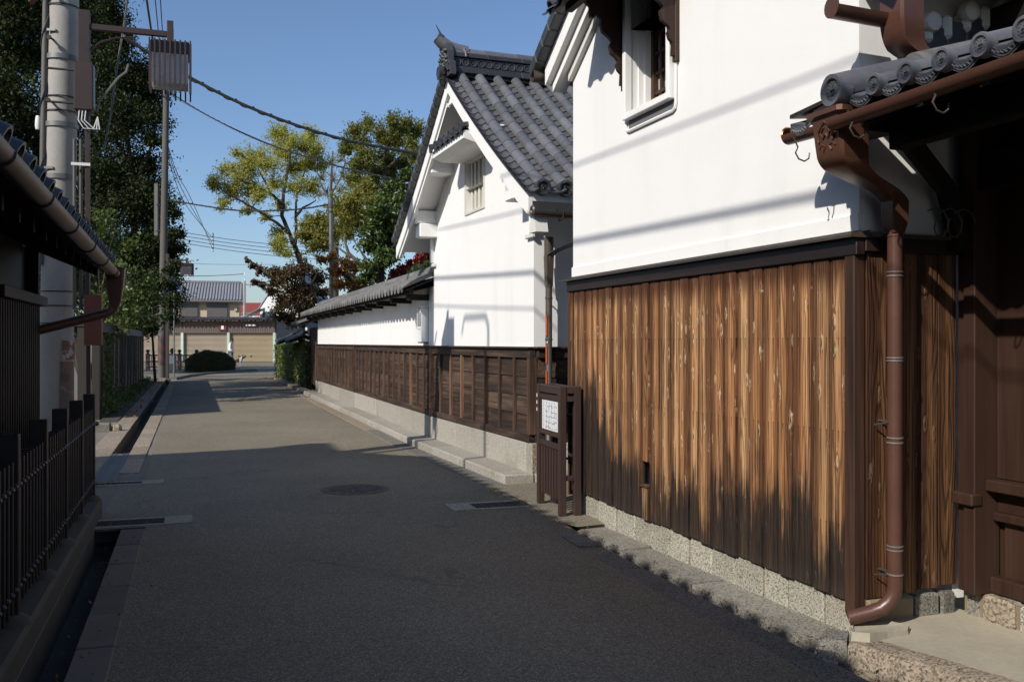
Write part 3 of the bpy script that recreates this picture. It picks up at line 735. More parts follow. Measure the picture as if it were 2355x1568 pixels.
for j in range(6): pm.tube([(-.048+j*.019, .002, -.050-.010*math.sin(j*.7)), (-.042+j*.019, .009, -.042-.012*math.sin(j*.7)), (-.034+j*.019, .002, -.052-.010*math.sin(j*.7))], .005, 5)
pan = pm.mesh('pan_tile', M['tile'])
NT = 21
for k in range(NT):
    s = -.50-.2*k
    for q in range(3):
        if q == 0: link('eave_disc', disc, roof, (s-.1, EV+.018, bz(EV)+.096))
        link('cover_tile', cov, roof, (s-.1, EV-.33*q, bz(EV-.33*q)+.096))
        link('pan_tile', pan, roof, (s, EV-.33*q, bz(EV-.33*q)+.100))
# the verge: big corner roll running back up the slope
bigd = disc_mesh('verge_disc', .078, M['tile'], 14)
link('verge_disc', bigd, roof, (XE-.03, EV+.05, bz(EV)+.125))
for q in range(5):
    MB().arc((XE-.03, EV+.05-.48*q, bz(EV-.48*q)+.125+.006*q), (XE-.03, EV-.48-.48*q, bz(EV-.51-.48*q)+.125+.006*q), .078, .016, -.5, PI+.5, 12, .073).build('verge_tile', M['tile'] if q != 1 else M['tile_flat'], roof)
MB().add([(XE+.02, EV-.34, 2.70), (XE+.02, EV-.06, 2.70), (.10, EV-.04, 2.665), (.08, EV-.34, 2.69), (XE+.02, EV-.34, 2.72), (XE+.02, EV-.06, 2.72), (.10, EV-.04, 2.685), (.08, EV-.34, 2.71)], [(0, 1, 2, 3), (4, 5, 6, 7), (0, 1, 5, 4), (1, 2, 6, 5), (2, 3, 7, 6), (3, 0, 4, 7)]).build('flashing', M['brown_dark'], roof)
MB().prism([(XE+.02, 2.53), (-.10, 2.54), (-.06, 2.69), (XE+.02, 2.71)], EV-.385, EV-.06, 'y').build('valley_box', M['brown_dark'], roof)
o = link('pan_tile', pan, roof, (-.02, EV-.02, 2.63))
# gutters and hopper
half_gutter((-5, EV+.05, 2.575), (-.36, EV+.05, 2.548), .048).build('gutter', M['pipe'], B)
half_gutter((-.22, EV-.06, 2.575), (.14, EV-.06, 2.585), .046).build('gutter', M['pipe'], B)
MB().lathe([(.046, 0), (.040, -.006), (.032, -.006), (.022, 0), (0, 0)], (.142, EV-.06, 2.588), 18, 'x').build('gutter_end', M['copper_bright'], B)
def hook(x, y, z, s=1.0):
    pts = [(x, y+.048, z+.0), (x, y+.02, z-.05), (x, y+.035, z-.08), (x, y+.015, z-.11), (x, y-.02, z-.12), (x, y-.045, z-.105), (x, y-.05, z-.075)]
    return MB().tube(pts, .0045, 5).build('gutter_hook', M['pipe_dark'], B)
for x in (.03, -.52, -1.02, -1.55): hook(x, EV+.05 if x < 0 else EV-.06, 2.555)
HX, HYY = -.29, EV-.04
duct([(HX, HYY, 2.615), (HX, HYY, 2.59), (HX, HYY-.005, 2.58), (HX+.01, HYY-.03, 2.40), (HX+.02, HYY-.06, 2.35), (HX+.05, HYY-.16, 2.315), (-.17, -.02, 2.27), (-.15, -.10, 2.22), (-.15, -.10, 2.12), (-.15, -.10, 2.06)],
     [.130, .130, .112, .100, .090, .07, .055, .052, .05, .036], [.105, .105, .090, .085, .075, .07, .055, .052, .05, .036], 'hopper', M['copper'], B)
e = MB(); ex, ey, ez = HX+.005, HYY+.076, 2.49
e.tube([(ex-.05, ey, ez-.02), (ex-.055, ey+.004, ez+.03), (ex, ey+.008, ez+.07), (ex+.055, ey+.004, ez+.03), (ex+.05, ey, ez-.02)], .006, 5)
for sx in (-1, 1):
    e.tube([(ex+sx*.012, ey+.004, ez+.045), (ex+sx*.035, ey+.002, ez+.02), (ex+sx*.018, ey, ez-.005), (ex+sx*.005, ey, ez+.012)], .006, 5)
    e.tube([(ex+sx*.06, ey-.012, ez-.05), (ex+sx*.04, ey-.010, ez-.03), (ex+sx*.015, ey-.012, ez-.045), (ex+sx*.03, ey-.014, ez-.065)], .006, 5)
e.build('crest', M['copper'], B)
# downpipe
dp = MB(); X, Y = -.15, -.10
dp.tube([(X, Y, 2.07), (X, Y, .24), (X+.003, Y+.006, .205), (X+.012, Y+.025, .165), (X+.03, Y+.06, .130), (X+.055, Y+.105, .108), (X+.105, Y+.205, .075)], .038, 16, cap=False)
dp.tube([(X+.10, Y+.197, .078), (X+.085, Y+.165, .088)], .035, 16, cap=True)
pipe = dp.build('downpipe', M['pipe'], B)
for z in (2.045, 1.86, 1.84, 1.42, 1.405, 1.01, .985, .455, .435, .31): MB().lathe([(.037, -.005), (.042, -.003), (.042, .003), (.037, .005)], (X, Y, z), 18).build('pipe_band', M['band'] if z < 2 else M['pipe'], pipe)
for z in (1.09, .31): MB().tube([(X, Y-.038, z), (X+.04, Y-.02, z), (X+.13, Y, z)], .006, 5).tube([(X, Y+.038, z), (X+.10, Y+.045, z-.02)], .005, 5).build('pipe_clip', M['steel_dark'], pipe)
# stepped tiles and mortar lugs where the roof climbs along the white end wall
random.seed(21)
for k in range(9):
    y = -.30-.13*k; z = bz(y)+.20
    MB().box(-.10, -.008, y-.064, y+.064, z, z+.16, .008).build('flashing_tile', M['tile_dark'], roof)
    if k % 2 == 0: MB().lathe([(0, -.05), (.05, -.03), (.062, 0), (.05, .03), (0, .05)], (-.105, y-.06+random.uniform(-.02, .02), z+.20+random.uniform(-.03, .03)), 9, 'x').build('mortar_lug', M['plaster_old'], roof)
    MB().box(-.115, -.02, y-.10, y-.035, z+.10+random.uniform(-.02, .02), z+.23, .02).build('mortar_lug', M['plaster_old'], roof)
m = MB().prism([(0, 3.55), (-.34, 3.30), (-.36, 3.38), (0, 3.72)], -4.5, .16, 'y'); m.build('near_eave', M['plaster'], A)
MB().prism([(0, 3.725), (-.42, 3.383), (-.42, 3.44), (0, 3.80)], -4.5, .20, 'y').build('near_roof', M['tile_dark'], A)
MB().tube([(-.20-.07*math.cos(t*.7), DY+.12+.01*t, 2.12+.075*math.sin(t*.7)) for t in range(22)], .004, 5).build('cable_coil', M['wire'], B)
# raised apron of the entrance
ap = structure(thing('apron', None, None, (0, 0, 0), 0))
AZ = .040
poly = [(1.70, 4.66), (1.80, 4.98), (2.44, 5.24), (3.6, 2.6), (2.95, 2.9), (2.15, 4.06)]
MB().prism(poly, -.1, AZ-.004, 'z').build('concrete_top', M['concrete'], ap)
random.seed(33)
cp = [Vector((1.636, 4.60, 0)), Vector((2.017, 4.06, 0)), Vector((2.55, 3.30, 0)), Vector((3.1, 2.5, 0))]
for a, b in zip(cp[:-1], cp[1:]):
    d = (b-a).normalized(); n_ = Vector((-d.y, d.x, 0)); n_ = n_ if n_.x > 0 else -n_
    m = MB(); N = 14; rows = []
    for i in range(N+1):
        p = a.lerp(b-d*.006, i/N); w0 = random.uniform(-.010, .010); t0 = random.uniform(-.006, .005)
        rows += [p+n_*(w0-.012)+Vector((0, 0, -.2)), p+n_*w0+Vector((0, 0, AZ-.020)), p+n_*(w0+.018)+Vector((0, 0, AZ+t0)), p+n_*.15+Vector((0, 0, AZ+random.uniform(-.003, .002))), p+n_*.15+Vector((0, 0, -.2))]
    m.add(rows, [(5*i+j, 5*i+j+1, 5*i+6+j, 5*i+5+j) for i in range(N) for j in range(4)]+[(0, 1, 2, 3, 4), tuple(5*N+j for j in range(5))], True)
    m.build('step_stone', M['granite_warm'], ap)
MB().add([(1.50, 4.72, -.08), (1.632, 4.58, -.12), (1.70, 4.76, -.06), (1.60, 4.86, -.06), (1.545, 4.74, .022), (1.635, 4.612, .040), (1.70, 4.76, .045), (1.62, 4.85, .035)],
         [(0, 1, 2, 3), (4, 5, 6, 7), (0, 1, 5, 4), (1, 2, 6, 5), (2, 3, 7, 6), (3, 0, 4, 7)]).build('step_stone', M['granite_dark'], ap)
MB().lathe([(0, .0), (.04, -.01), (.06, -.04), (.055, -.12)], (1.53, 4.60, 0), 9).build('loose_stone', M['granite_slab'], ap)
sp = [(1.655, 4.615), (1.74, 4.59), (1.86, 4.67), (1.99, 4.73), (2.03, 4.81), (1.96, 4.87), (1.90, 4.80), (1.78, 4.715)]
MB().add([(x, y, .03) for x, y in sp]+[(1.84+(x-1.84)*.94, 4.72+(y-4.72)*.9, .075+.03*math.sin(3*x+9*y)*.5) for x, y in sp], [tuple(range(8))[::-1], tuple(range(8, 16))]+[(k, (k+1) % 8, 8+(k+1) % 8, 8+k) for k in range(8)]).build('splash_block', M['concrete'], ap)
# ================================================================== KURA (gabled white storehouse)
K = thing('gabled_storehouse', 'white gabled storehouse with a grey round-tile roof and barred gable vent', 'house', (.235, 10.15, 0), R(110.3))
SK, C0 = 3.99, 2.0                              # facade length and ridge position
APX, EAV, HALF = 4.81, 2.95, 2.80               # apex and eave height of the roof deck, half span
def kz(s):
    u = abs(s-C0)/HALF
    return APX-(APX-EAV)*(1.14*u-.14*u*u)
DW = 8.0
def strip_s(n=12, a=-.80, b=4.80): return [lerp(a, b, k/n) for k in range(n+1)]
VH = (1.68, 2.41, 3.20, 3.84)                  # vent opening
mb = MB()
ring(mb, (0, SK, 1.43, 3.5), [(VH[0], VH[1], VH[2], 3.5)], -.16, 0)
ss = sorted([0, .5, 1.0, 1.3, VH[0], 2.0, VH[1], 2.7, 3.0, 3.5, SK])
for a, b in zip(ss[:-1], ss[1:]):
    lo = VH[3] if VH[0] <= a and b <= VH[1] else 3.5
    za, zb = kz(a)-.02, kz(b)-.02
    vs = [(a, 0, min(lo, za)), (b, 0, min(lo, zb)), (b, 0, zb), (a, 0, za)]
    mb.add(vs, [(0, 1, 2, 3)])
h = VH
mb.add([(h[0], 0, 3.5), (h[0], 0, h[3]), (h[0], -.16, h[3]), (h[0], -.16, 3.5), (h[1], 0, 3.5), (h[1], 0, h[3]), (h[1], -.16, h[3]), (h[1], -.16, 3.5)], [(0, 1, 2, 3), (4, 5, 6, 7), (1, 2, 6, 5)])
mb.add([(0, 0, 1.43), (0, -DW, 1.43), (0, -DW, kz(0)), (0, 0, kz(0))], [(0, 1, 2, 3)])
mb.add([(SK, 0, 1.43), (SK, -DW, 1.43), (SK, -DW, kz(SK)), (SK, 0, kz(SK))], [(0, 1, 2, 3)])
mb.add([(0, -.04, .3), (SK, -.04, .3), (SK, -.04, 1.43), (0, -.04, 1.43)], [(0, 1, 2, 3)])
mb.add([(.04, -.0, .3), (.04, -DW, .3), (.04, -DW, 1.43), (.04, 0, 1.43)], [(0, 1, 2, 3)])
mb.add([(0, -DW, .3), (SK, -DW, .3), (SK, -DW, kz(SK)), (C0, -DW, APX), (0, -DW, kz(0))], [(0, 1, 2, 3, 4)])
mb.build('wall', M['plaster'], K, fix=False)
# roof deck with plastered soffit, verge boards
S_ = strip_s(14)
def deck(name, mat, d0, d1, y0, y1, par, a=-.80, b=4.80, n=14):
    m = MB(); ss = strip_s(n, a, b); vs = []
    for s in ss: vs += [(s, y0, kz(s)+d0), (s, y1, kz(s)+d0), (s, y1, kz(s)+d1), (s, y0, kz(s)+d1)]
    m.add(vs, [(4*k+j, 4*k+(j+1) % 4, 4*k+4+(j+1) % 4, 4*k+4+j) for k in range(len(ss)-1) for j in range(4)]+[(0, 1, 2, 3), tuple(4*(len(ss)-1)+j for j in range(4))])
    return m.build(name, mat, par)
deck('soffit', M['plaster'], -.06, .035, -DW, .33, K)
kr = deck('roof', M['tile_dark'], .036, .050, -DW, .42, K, -.83, 4.83)
deck('verge_board', M['plaster'], -.17, .034, .332, .375, K)
for a, b in ((-.70, C0-.12), (C0+.12, 4.70)): deck('verge_fillet', M['plaster'], -.23, -.172, .315, .352, K, a, b, 10)
# white purlin ends under the verge
for s0, s1, z0, z1, w in ((2.98, 3.24, 3.80, 4.00, .315), (3.84, 4.10, 3.22, 3.41, .315), (3.80, 4.06, 3.02, 3.218, .26), (.76, 1.02, 3.80, 4.00, .315), (-.10, .16, 3.22, 3.41, .315), (-.06, .20, 3.02, 3.218, .26)):
    MB().box(s0, s1, -.02, w, z0, z1, .012).build('purlin_end', M['plaster'], K)
MB().box(1.86, 2.14, -.02, .33, 4.50, 4.70, .012).build('purlin_end', M['plaster'], K)
for s0 in (-.05, SK-.03): MB().box(s0, s0+.08, -.04, .05, 2.66, 3.05, .01).build('corbel', M['plaster'], K)
for s0, s1, z0 in ((-.06, .16, 2.62), (SK-.14, SK+.05, 2.60)): MB().box(s0, s1, .003, .045, z0, z0+.05, .008).build('corbel_foot', M['plaster_old'], K)
# barred vent and its tiled hood
vt = MB().box(VH[0], VH[1], -.175, -.162, VH[2], VH[3]).build('vent', M['void'], K)
M['bar'] = m_plain('cream bars', (0.52, .50, .43), .7, .12, 6)
for k in range(5):
    x = lerp(VH[0]+.06, VH[1]-.06, k/4); MB().box(x-.033, x+.033, -.13, -.05, VH[2], VH[3], .006).build('bar', M['bar'], vt)
for b in ((VH[0]-.045, VH[0]-.001, -.12, .012, VH[2]-.04, VH[3]), (VH[1]+.001, VH[1]+.045, -.12, .012, VH[2]-.04, VH[3]), (VH[0]-.0005, VH[1]+.0005, -.12, .014, VH[2]-.042, VH[2]-.001)): MB().box(*b, .005).build('vent_frame', M['bar'], vt)
hd = MB().prism([(-.01, 3.86), (.30, 3.86), (.43, 3.90), (.43, 3.985), (-.01, 4.09)], 1.15, 2.52, 'x').build('vent_hood', M['plaster'], K)
for k in range(7):
    x = 1.18+k*.217
    MB().arc((x, -.0, 4.13), (x, .47, 4.02), .058, .014, 0, PI, 7).lathe([(0, 0), (.058, 0), (.058, -.02)], (x, .472, 4.018), 12, 'y').build('hood_tile', M['tile_dark'], hd)
    if k < 6:
        m = MB(); vs = []
        for y, z in ((-.0, 4.125), (.475, 4.015)):
            for t in (0, -.022):
                for j in range(5): vs.append((x+.04+j*.034, y, z+t-.025*math.sin(PI*j/4)))
        m.add(vs, [(j, j+1, 11+j, 10+j) for j in range(4)]+[(10+j, 11+j, 16+j, 15+j) for j in range(4)]); m.build('hood_tile', M['tile_dark'], hd)
# round cover tiles and pan tiles, slope by slope
def surf(s, y, d=0.0): return Vector((s, y, kz(s)+d))
NR, NC = 11, 11
cols = [.235-.243*k for k in range(NC)]
cmesh = None
tl = 2.84/NR
cm = MB().arc((0, 0, 0), (-1, 0, 0), .063, .014, n=10, r1=.066).mesh('cover_tile', M['tile'])
kd = disc_mesh('eave_disc', .082, M['tile_dark'], 14)
random.seed(31)
def place_row(sgn, y):
    for k in range(NR):
        s0 = C0+sgn*(.10+(HALF-.06)*(k+1)/NR); s1 = C0+sgn*(.10+(HALF-.06)*k/NR-.03)
        p0, p1 = surf(s0, y, .1045), surf(s1, y, .102); v = p1-p0
        o = link('cover_tile', cm, kr, p1)
        d = (p0-p1); L = d.length; pitch = math.atan2(d.z, -d.x)
        o.scale = (L, 1, 1); o.rotation_euler = (0, 0, 0)
        X = -d.normalized(); Yv = Vector((0, 1, 0)); Zv = X.cross(Yv)
        if Zv.z < 0: Yv = -Yv; Zv = X.cross(Yv)
        mat = Matrix((X, Yv, Zv)).transposed().to_4x4(); mat.translation = p1
        o.matrix_local = mat @ Matrix.Diagonal((L, 1+random.uniform(-.01, .01), 1, 1))
    pe = surf(C0+sgn*(HALF+.045), y, .10)
    o = link('eave_disc', kd, kr, pe); o.rotation_euler = (0, 0, R(90) if sgn < 0 else R(-90))
for y in cols: place_row(-1, y)
place_row(1, cols[0])
# pan tiles: 21 courses, each a curved shell with its butt showing
def pan_mesh(w, L, th, sag):
    m = MB(); vs = []
    for x in (0, -L):
        for t in (0, -th):
            for j in range(7): vs.append((x, -w/2+w*j/6, t-sag*math.sin(PI*j/6)))
    fs = [(j, j+1, 15+j, 14+j) for j in range(6)]+[(14+j, 15+j, 22+j, 21+j) for j in range(6)]
    m.add(vs, fs, False); return m.mesh('pan_tile', M['tile_pan'])
NPR = 21; pml = pan_mesh(.215, (HALF+.02)/NPR*1.22+.03, .019, .036)
for ci in range(NC):
    yc = cols[ci]+.1215 if ci else .365
    for k in range(NPR):
        s1 = C0-(.04+(HALF+.0)*k/NPR); s0 = C0-(.04+(HALF+.0)*(k+1)/NPR)
        p1, p0 = surf(s1, yc, .078), surf(s0, yc, .098)
        X = (p1-p0).normalized(); Yv = Vector((0, 1, 0)); Zv = X.cross(Yv)
        mat = Matrix((X, Yv, Zv)).transposed().to_4x4(); mat.translation = p1
        o = link('pan_tile', pml, kr); o.matrix_local = mat @ Matrix.Diagonal((1, .62 if ci == 0 else 1, 1, 1))
# left verge edge tiles
for k in range(20):
    s = C0+(HALF-.02)*(k+.5)/20
    MB().box(-.078, .078, -.10, .035, -.055, .035, .01).build('verge_tile', M['tile_dark'], kr, (s, .42, kz(s)+.095), (0, math.atan2(kz(s)-kz(s+.1), .1)-.05, 0))
# ridge: flat courses, ring course, flat courses, round cap
zr = APX+.10
def rbox(s0, z0, z1, y0=-DW, y1=.44, nm='ridge_course', mt='tile_dark'):
    n = 12; L = .46; y = y1
    while y > -4.2:
        MB().box(C0-s0+random.uniform(-.003, .003), C0+s0, y-L+.004, y, z0, z1, .004).build(nm, M[mt], kr); y -= L
rbox(.155, zr-.04, zr+.005, y1=.35); rbox(.125, zr+.007, zr+.045, y1=.35); rbox(.105, zr+.047, zr+.16, y1=.33); rbox(.135, zr+.162, zr+.192, y1=.345); rbox(.12, zr+.194, zr+.222, y1=.345)
rd = disc_mesh('ridge_disc', .052, M['tile_dark'], 10)
for k in range(40):
    o = link('ridge_disc', rd, kr, (C0-.108, .28-.104*k, zr+.104)); o.rotation_euler = (0, 0, R(90))
for k in range(10):
    y = .34-.44*k; MB().arc((C0, y, zr+.222), (C0, y-.445, zr+.222), .088, .02, 0, PI, 9, .084).build('ridge_cap', M['tile'], kr)
for y in (.18, -.86, -1.9):
    P = [(C0-.16, y, zr+.16), (C0-.135, y, zr+.235)]+[(C0-.098*math.cos(t), y, zr+.225+.098*math.sin(t)) for t in (0.2, .7, 1.2, 1.57, 2.0, 2.5, 2.9)]+[(C0+.135, y, zr+.235), (C0+.16, y, zr+.16)]
    MB().tube(P, .014, 5).build('ridge_strap', M['band'], kr)
# end ornament of the ridge: horned roll over a carved end tile
og = MB()
og.prism([(C0-.27, zr-.10), (C0-.25, zr+.06), (C0-.17, zr+.10), (C0-.165, zr+.22), (C0-.09, zr+.33), (C0+.09, zr+.33), (C0+.165, zr+.22), (C0+.17, zr+.10), (C0+.25, zr+.06), (C0+.27, zr-.10)], .345, .42, 'y')
orn = og.build('ridge_end_tile', M['tile_dark'], kr)
cl = MB()
random.seed(2)
for k in range(26):
    a = k*2.4; r_ = .028*math.sqrt(k)+.008
    cl.lathe([(.034, -.01), (.03, .02), (.012, .04), (0, .042)], (C0+r_*math.cos(a), .42, zr+.13+r_*1.2*math.sin(a)), 7, 'y')
cl.tube([(C0-.22, .42, zr-.05), (C0-.20, .44, zr+.02), (C0-.13, .45, zr+.0), (C0-.10, .44, zr-.06)], .03, 7).tube([(C0+.22, .42, zr-.05), (C0+.20, .44, zr+.02), (C0+.13, .45, zr+.0), (C0+.10, .44, zr-.06)], .03, 7)
cl.build('carving', M['tile_dark'], orn)
horn = [(C0, .12, zr+.258), (C0, .25, zr+.27), (C0, .36, zr+.30), (C0, .44, zr+.345), (C0, .50, zr+.40)]
MB().tube(horn, [.085, .085, .082, .078, .074], 14).build('ridge_horn', M['tile'], kr)
MB().tube([(C0, .46, zr+.45), (C0, .49, zr+.50), (C0, .53, zr+.57)], [.016, .010, .004], 6).build('horn_tip', M['tile_dark'], kr)
link('ridge_disc', disc_mesh('ridge_disc', .072, M['tile_dark']), kr, (C0, .505, zr+.406), (R(32), 0, 0))
for sg in (-1, 1):
    m = MB().arc((C0+sg*.0, .36, APX+.08), (C0+sg*.0, .50, APX+.07), .075, .015, 0, 2*PI, 14); m.lathe([(0, 0), (.075, 0), (.075, -.02)], (C0, .50, APX+.07), 14, 'y')
m.build('ridge_roll', M['tile_dark'], kr)
# gutter, strainer box, duct and downpipe of the near eave
kg = MB(); GS = C0-HALF-.07
kg.arc((GS, -3.2, 2.78), (GS, .36, 2.78), .058, .007, PI, 2*PI, 8); kg.build('gutter', M['pipe_dark'], K)
MB().lathe([(.056, 0), (.046, .012), (.03, .012), (.02, 0), (0, 0)], (GS, .36, 2.785), 16, 'y').build('gutter_end', M['pipe_dark'], K)
MB().prism([(GS-.02, 2.58), (GS+.17, 2.58), (GS+.13, 2.72), (GS+.02, 2.72)], .20, .33, 'y').build('eave_block', M['plaster_old'], K)
for y in (.05, -.5): MB().tube([(GS-.058, y, 2.78), (GS-.03, y, 2.71), (GS+.06, y, 2.70), (GS+.12, y, 2.82)], .007, 5).build('gutter_hook', M['pipe_dark'], K)
duct([(GS, -.62, 2.78), (GS+.02, -.60, 2.62), (-.55, -.46, 2.60), (-.34, -.28, 2.52), (-.13, -.12, 2.42), (-.13, -.12, 2.10)], [.085, .08, .055, .05, .045, .036], [.08, .075, .055, .05, .045, .036], 'duct', M['pipe_dark'], K)
MB().tube([(-.13, -.12, 2.62), (-.13, -.12, 2.42), (-.13, -.12, 2.25)], [.05, .05, .037], 14).build('duct', M['pipe_dark'], K)
kp = MB().tube([(-.13, -.12, 2.36), (-.13, -.12, .10), (-.16, -.10, .04)], .036, 14).build('downpipe', M['pipe_dark'], K)
for z in (2.10, 1.97, 1.53, .75): MB().lathe([(.036, -.012), (.041, -.01), (.041, .01), (.036, .012)], (-.13, -.12, z), 14).build('pipe_band', M['pipe_dark'], kp)
for z in (1.97, .75): MB().tube([(-.13, -.12, z), (-.06, -.13, z-.01), (.0, -.14, z-.02)], .008, 5).build('pipe_clip', M['steel_dark'], kp)
for z0, z1 in ((1.57, 1.79), (1.28, 1.47), (1.0, 1.20)): MB().box(-.166, -.158, -.088, -.072, z0, z1).build('orange_stripe', M['orange'], kp)
MB().lathe([(0, 0), (.011, 0)], (-.167, -.085, 1.50), 10, 'x').build('white_dot', M['white'], kp)
# dado: head rail, cap, sill, lapped boards and battens; reused for the long wall
def dado(T, L, n, zt=1.43, zb=.42, seed=1, pale=(), y0=0.0, side=None):
    random.seed(seed)
    MB().box(-.02 if side else 0, L, y0-.02, y0+.085, zt-.0, zt+.022, .004).build('dado_cap', M['rail_wood'], T)
    MB().box(-.005 if side else 0, L, y0, y0+.05, zt-.10, zt-.001, .004).build('head_rail', M['dado'], T)
    x = 0
    while x < L-.1:
        x1 = min(x+random.uniform(1.5, 2.2), L)
        MB().box(x+.002, x1-.002, y0-.01, y0+.06, zb, zb+.085, .005).build('sill', M['dado'], T); x = x1
    rows = 4; hz = (zt-.10-zb-.085)/rows; sp = L/n
    for k in range(rows):
        cuts = [0]
        while cuts[-1] < n: cuts.append(min(n, cuts[-1]+random.choice((3, 4, 4, 5))))
        for i0, i1 in zip(cuts[:-1], cuts[1:]):
            z0 = zb+.085+k*hz; a, b = i0*sp, i1*sp
            m = MB().prism([(y0-.012, z0-.0), (y0+.022+random.uniform(-.002, .004), z0), (y0+.010, z0+hz+.012), (y0-.012, z0+hz+.012)], a+.002, b-.002, 'x')
            m.build('lap_board', M['dado'], T)
    for i in range(n+1):
        x = min(max(i*sp, .03), L-.025)
        if side and i == 0: continue
        z0 = zb+.08; z1 = zt-.10
        if i == n and not side: continue
        pts = []; dv = []
        for k in range(rows+1): dv.append((y0+.012, z0+(z1-z0)*k/rows))
        MB().box(x-.021, x+.021, y0+.012, y0+.052+random.uniform(-.003, .003), z0, z1, .003).build('batten', M['batten_pale' if i in pale else 'batten'], T)
dado(K, SK, 8, seed=4, pale=(5, 6), side=True)
MB().box(-.02, .05, -.03, .062, .505, 1.329, .004).build('corner_post', M['batten'], K)
MB().box(SK-.06, SK, -.0, .075, .43, 1.43, .004).build('corner_post', M['rail_wood'], K)
# its near end
KE = []
MB().box(-.085, -.021, -DW, -.0, 1.43, 1.452, .004).build('dado_cap', M['rail_wood'], K)
MB().box(-.05, .038, -DW, -.031, 1.33, 1.429, .004).build('head_rail', M['dado'], K)
MB().box(-.06, .038, -DW, -.011, .42, .50, .005).build('sill', M['dado'], K)
for i in range(8):
    for k in range(4):
        z0 = .502+k*.206; MB().prism([(-.022, z0), (.038, z0), (.038, z0+.21), (-.010, z0+.21)], -.03-(i+1)*.47+.002, -.03-i*.47-.002, 'y').build('lap_board', M['dado'], K)
    MB().box(-.052, -.010, -.52-i*.47, -.478-i*.47, .50, 1.33, .003).build('batten', M['batten'], K)
# plinth stones
def plinth(T, L, cuts, y1, z0, z1, mat, side=0.0):
    x = cuts[0]
    for a, b in zip(cuts[:-1], cuts[1:]):
        MB().box(a+.003, b-.003, -.35, y1+random.uniform(-.002, .002), z0, z1, .010).build('plinth_stone', M[mat], T)
random.seed(12)
plinth(K, SK, [-.065, .10, 1.35, 2.7, SK], .055, .03, .418, 'granite_grey')
for a, b in ((-1.2, -.351), (-2.4, -1.2)): MB().box(-.065, .2, a+.003, b-.003, .03, .418, .01).build('plinth_stone', M['granite'], K)
MB().box(-.075, -.062, -.30, .045, .035, .416, .002).build('plinth_face', M['granite_warm'], K)
# ================================================================== LONG WALL
Wl = thing('plaster_wall', 'long white plastered street wall under a tiled coping with a dark boarded dado', 'wall', (-1.206+.052, 13.88+.018, 0), R(108.6))
LW = 13.75
mb = MB(); mb.box(0.0, LW, -.22, 0, 1.43, 2.32).box(0.02, LW-.01, -.20, -.02, .3, 1.43); mb.build('wall', M['plaster'], Wl)
dado(Wl, LW, 30, seed=9, pale=(3,))
MB().box(LW-.045, LW+.01, -.20, .06, .43, 1.43, .004).build('corner_post', M['batten'], Wl)
MB().box(6.9, 6.99, 0, .075, .43, 1.43, .004).build('corner_post', M['rail_wood'], Wl)
random.seed(22)
plinth(Wl, LW, [0, 2.1, 4.35, 4.38, 6.9, 9.2, 11.6, LW+.05], .055, .03, .418, 'granite_grey')
# rafter blocks, eave board, coping tiles
for k in range(12):
    x = .35+1.2*k
    if x < LW: MB().box(x-.08, x+.08, -.0, .33, 2.13, 2.215, .005).build('rafter_block', M['beam'], Wl)
MB().box(0.05, LW+.12, .29, .36, 2.205, 2.275, .004).build('eave_board', M['beam'], Wl)
MB().prism([(-.55, 2.24), (-.10, 2.46), (.42, 2.24), (.42, 2.265), (-.10, 2.485), (-.55, 2.265)], -.0, LW+.22, 'x').build('coping', M['beam'], Wl)
wt = MB(); vs = []
for y, z in ((.0, 0), (-.52, .225)):
    for t in (0, -.02):
        for j in range(9):
            u = j/8; vs.append((u*.255, y, z+t+(-.030*math.sin(PI*min(u/.68, 1)) if u < .68 else .042*math.sin(PI*(u-.68)/.32))))
wt.add(vs, [(j, j+1, 19+j, 18+j) for j in range(8)]+[(18+j, 19+j, 28+j, 27+j) for j in range(8)]+[(j, j+1, 10+j, 9+j) for j in range(8)], False)
# lip at the eave
lip = [(vs[j][0], .002, vs[j][2]+.002) for j in range(9)]+[(vs[j][0], .002, vs[j][2]-(.055 if j < 7 else .03)) for j in range(9)]
wt.add(lip, [(j, j+1, 10+j, 9+j) for j in range(8)])
wtm = wt.mesh('coping_tile', M['tile_flat'])
for k in range(55): link('coping_tile', wtm, Wl, (.0+.255*k-.03, .46, 2.305))
for k in range(30):
    x = .02+.466*k
    MB().box(x, x+.462, -.20, .0, 2.535, 2.575, .004).build('coping_course', M['tile_flat'], Wl)
    MB().arc((x, -.10, 2.575), (x+.468, -.10, 2.575), .085, .018, 0, PI, 8, .08).build('coping_cap', M['tile_flat'], Wl)
MB().prism([(.46, 2.25), (.46, 2.33), (-.0, 2.54), (-.0, 2.45)], LW+.21, LW+.25, 'x').build('coping_end', M['tile_flat'], Wl)
# meter box on the plaster
mbx = thing('meter_box', 'narrow white meter box with two dark windows on the long wall', 'meter box', (-1.154, 13.898, 0), R(108.6))
MB().box(.30, .60, .002, .115, 1.50, 2.02, .008).build('body', M['white'], mbx)
MB().box(.605, .67, .002, .03, 1.76, 1.84, .004).build('conduit_box', M['bar'], mbx)
MB().box(.29, .61, .0, .135, 2.02, 2.035, .003).build('lid', M['white'], mbx)
for x in (.35, .465): MB().box(x, x+.075, .1155, .1185, 1.74, 1.95, .001).build('window', M['frame_grey'], mbx)
for x in (.385, .50): MB().lathe([(0, .004), (.012, .004), (.012, 0)], (x, .1155, 1.70), 8, 'y').build('screw', M['steel'], mbx)
MB().box(.33, .57, .02, .10, 1.485, 1.4995).build('foot', M['frame_grey'], mbx)
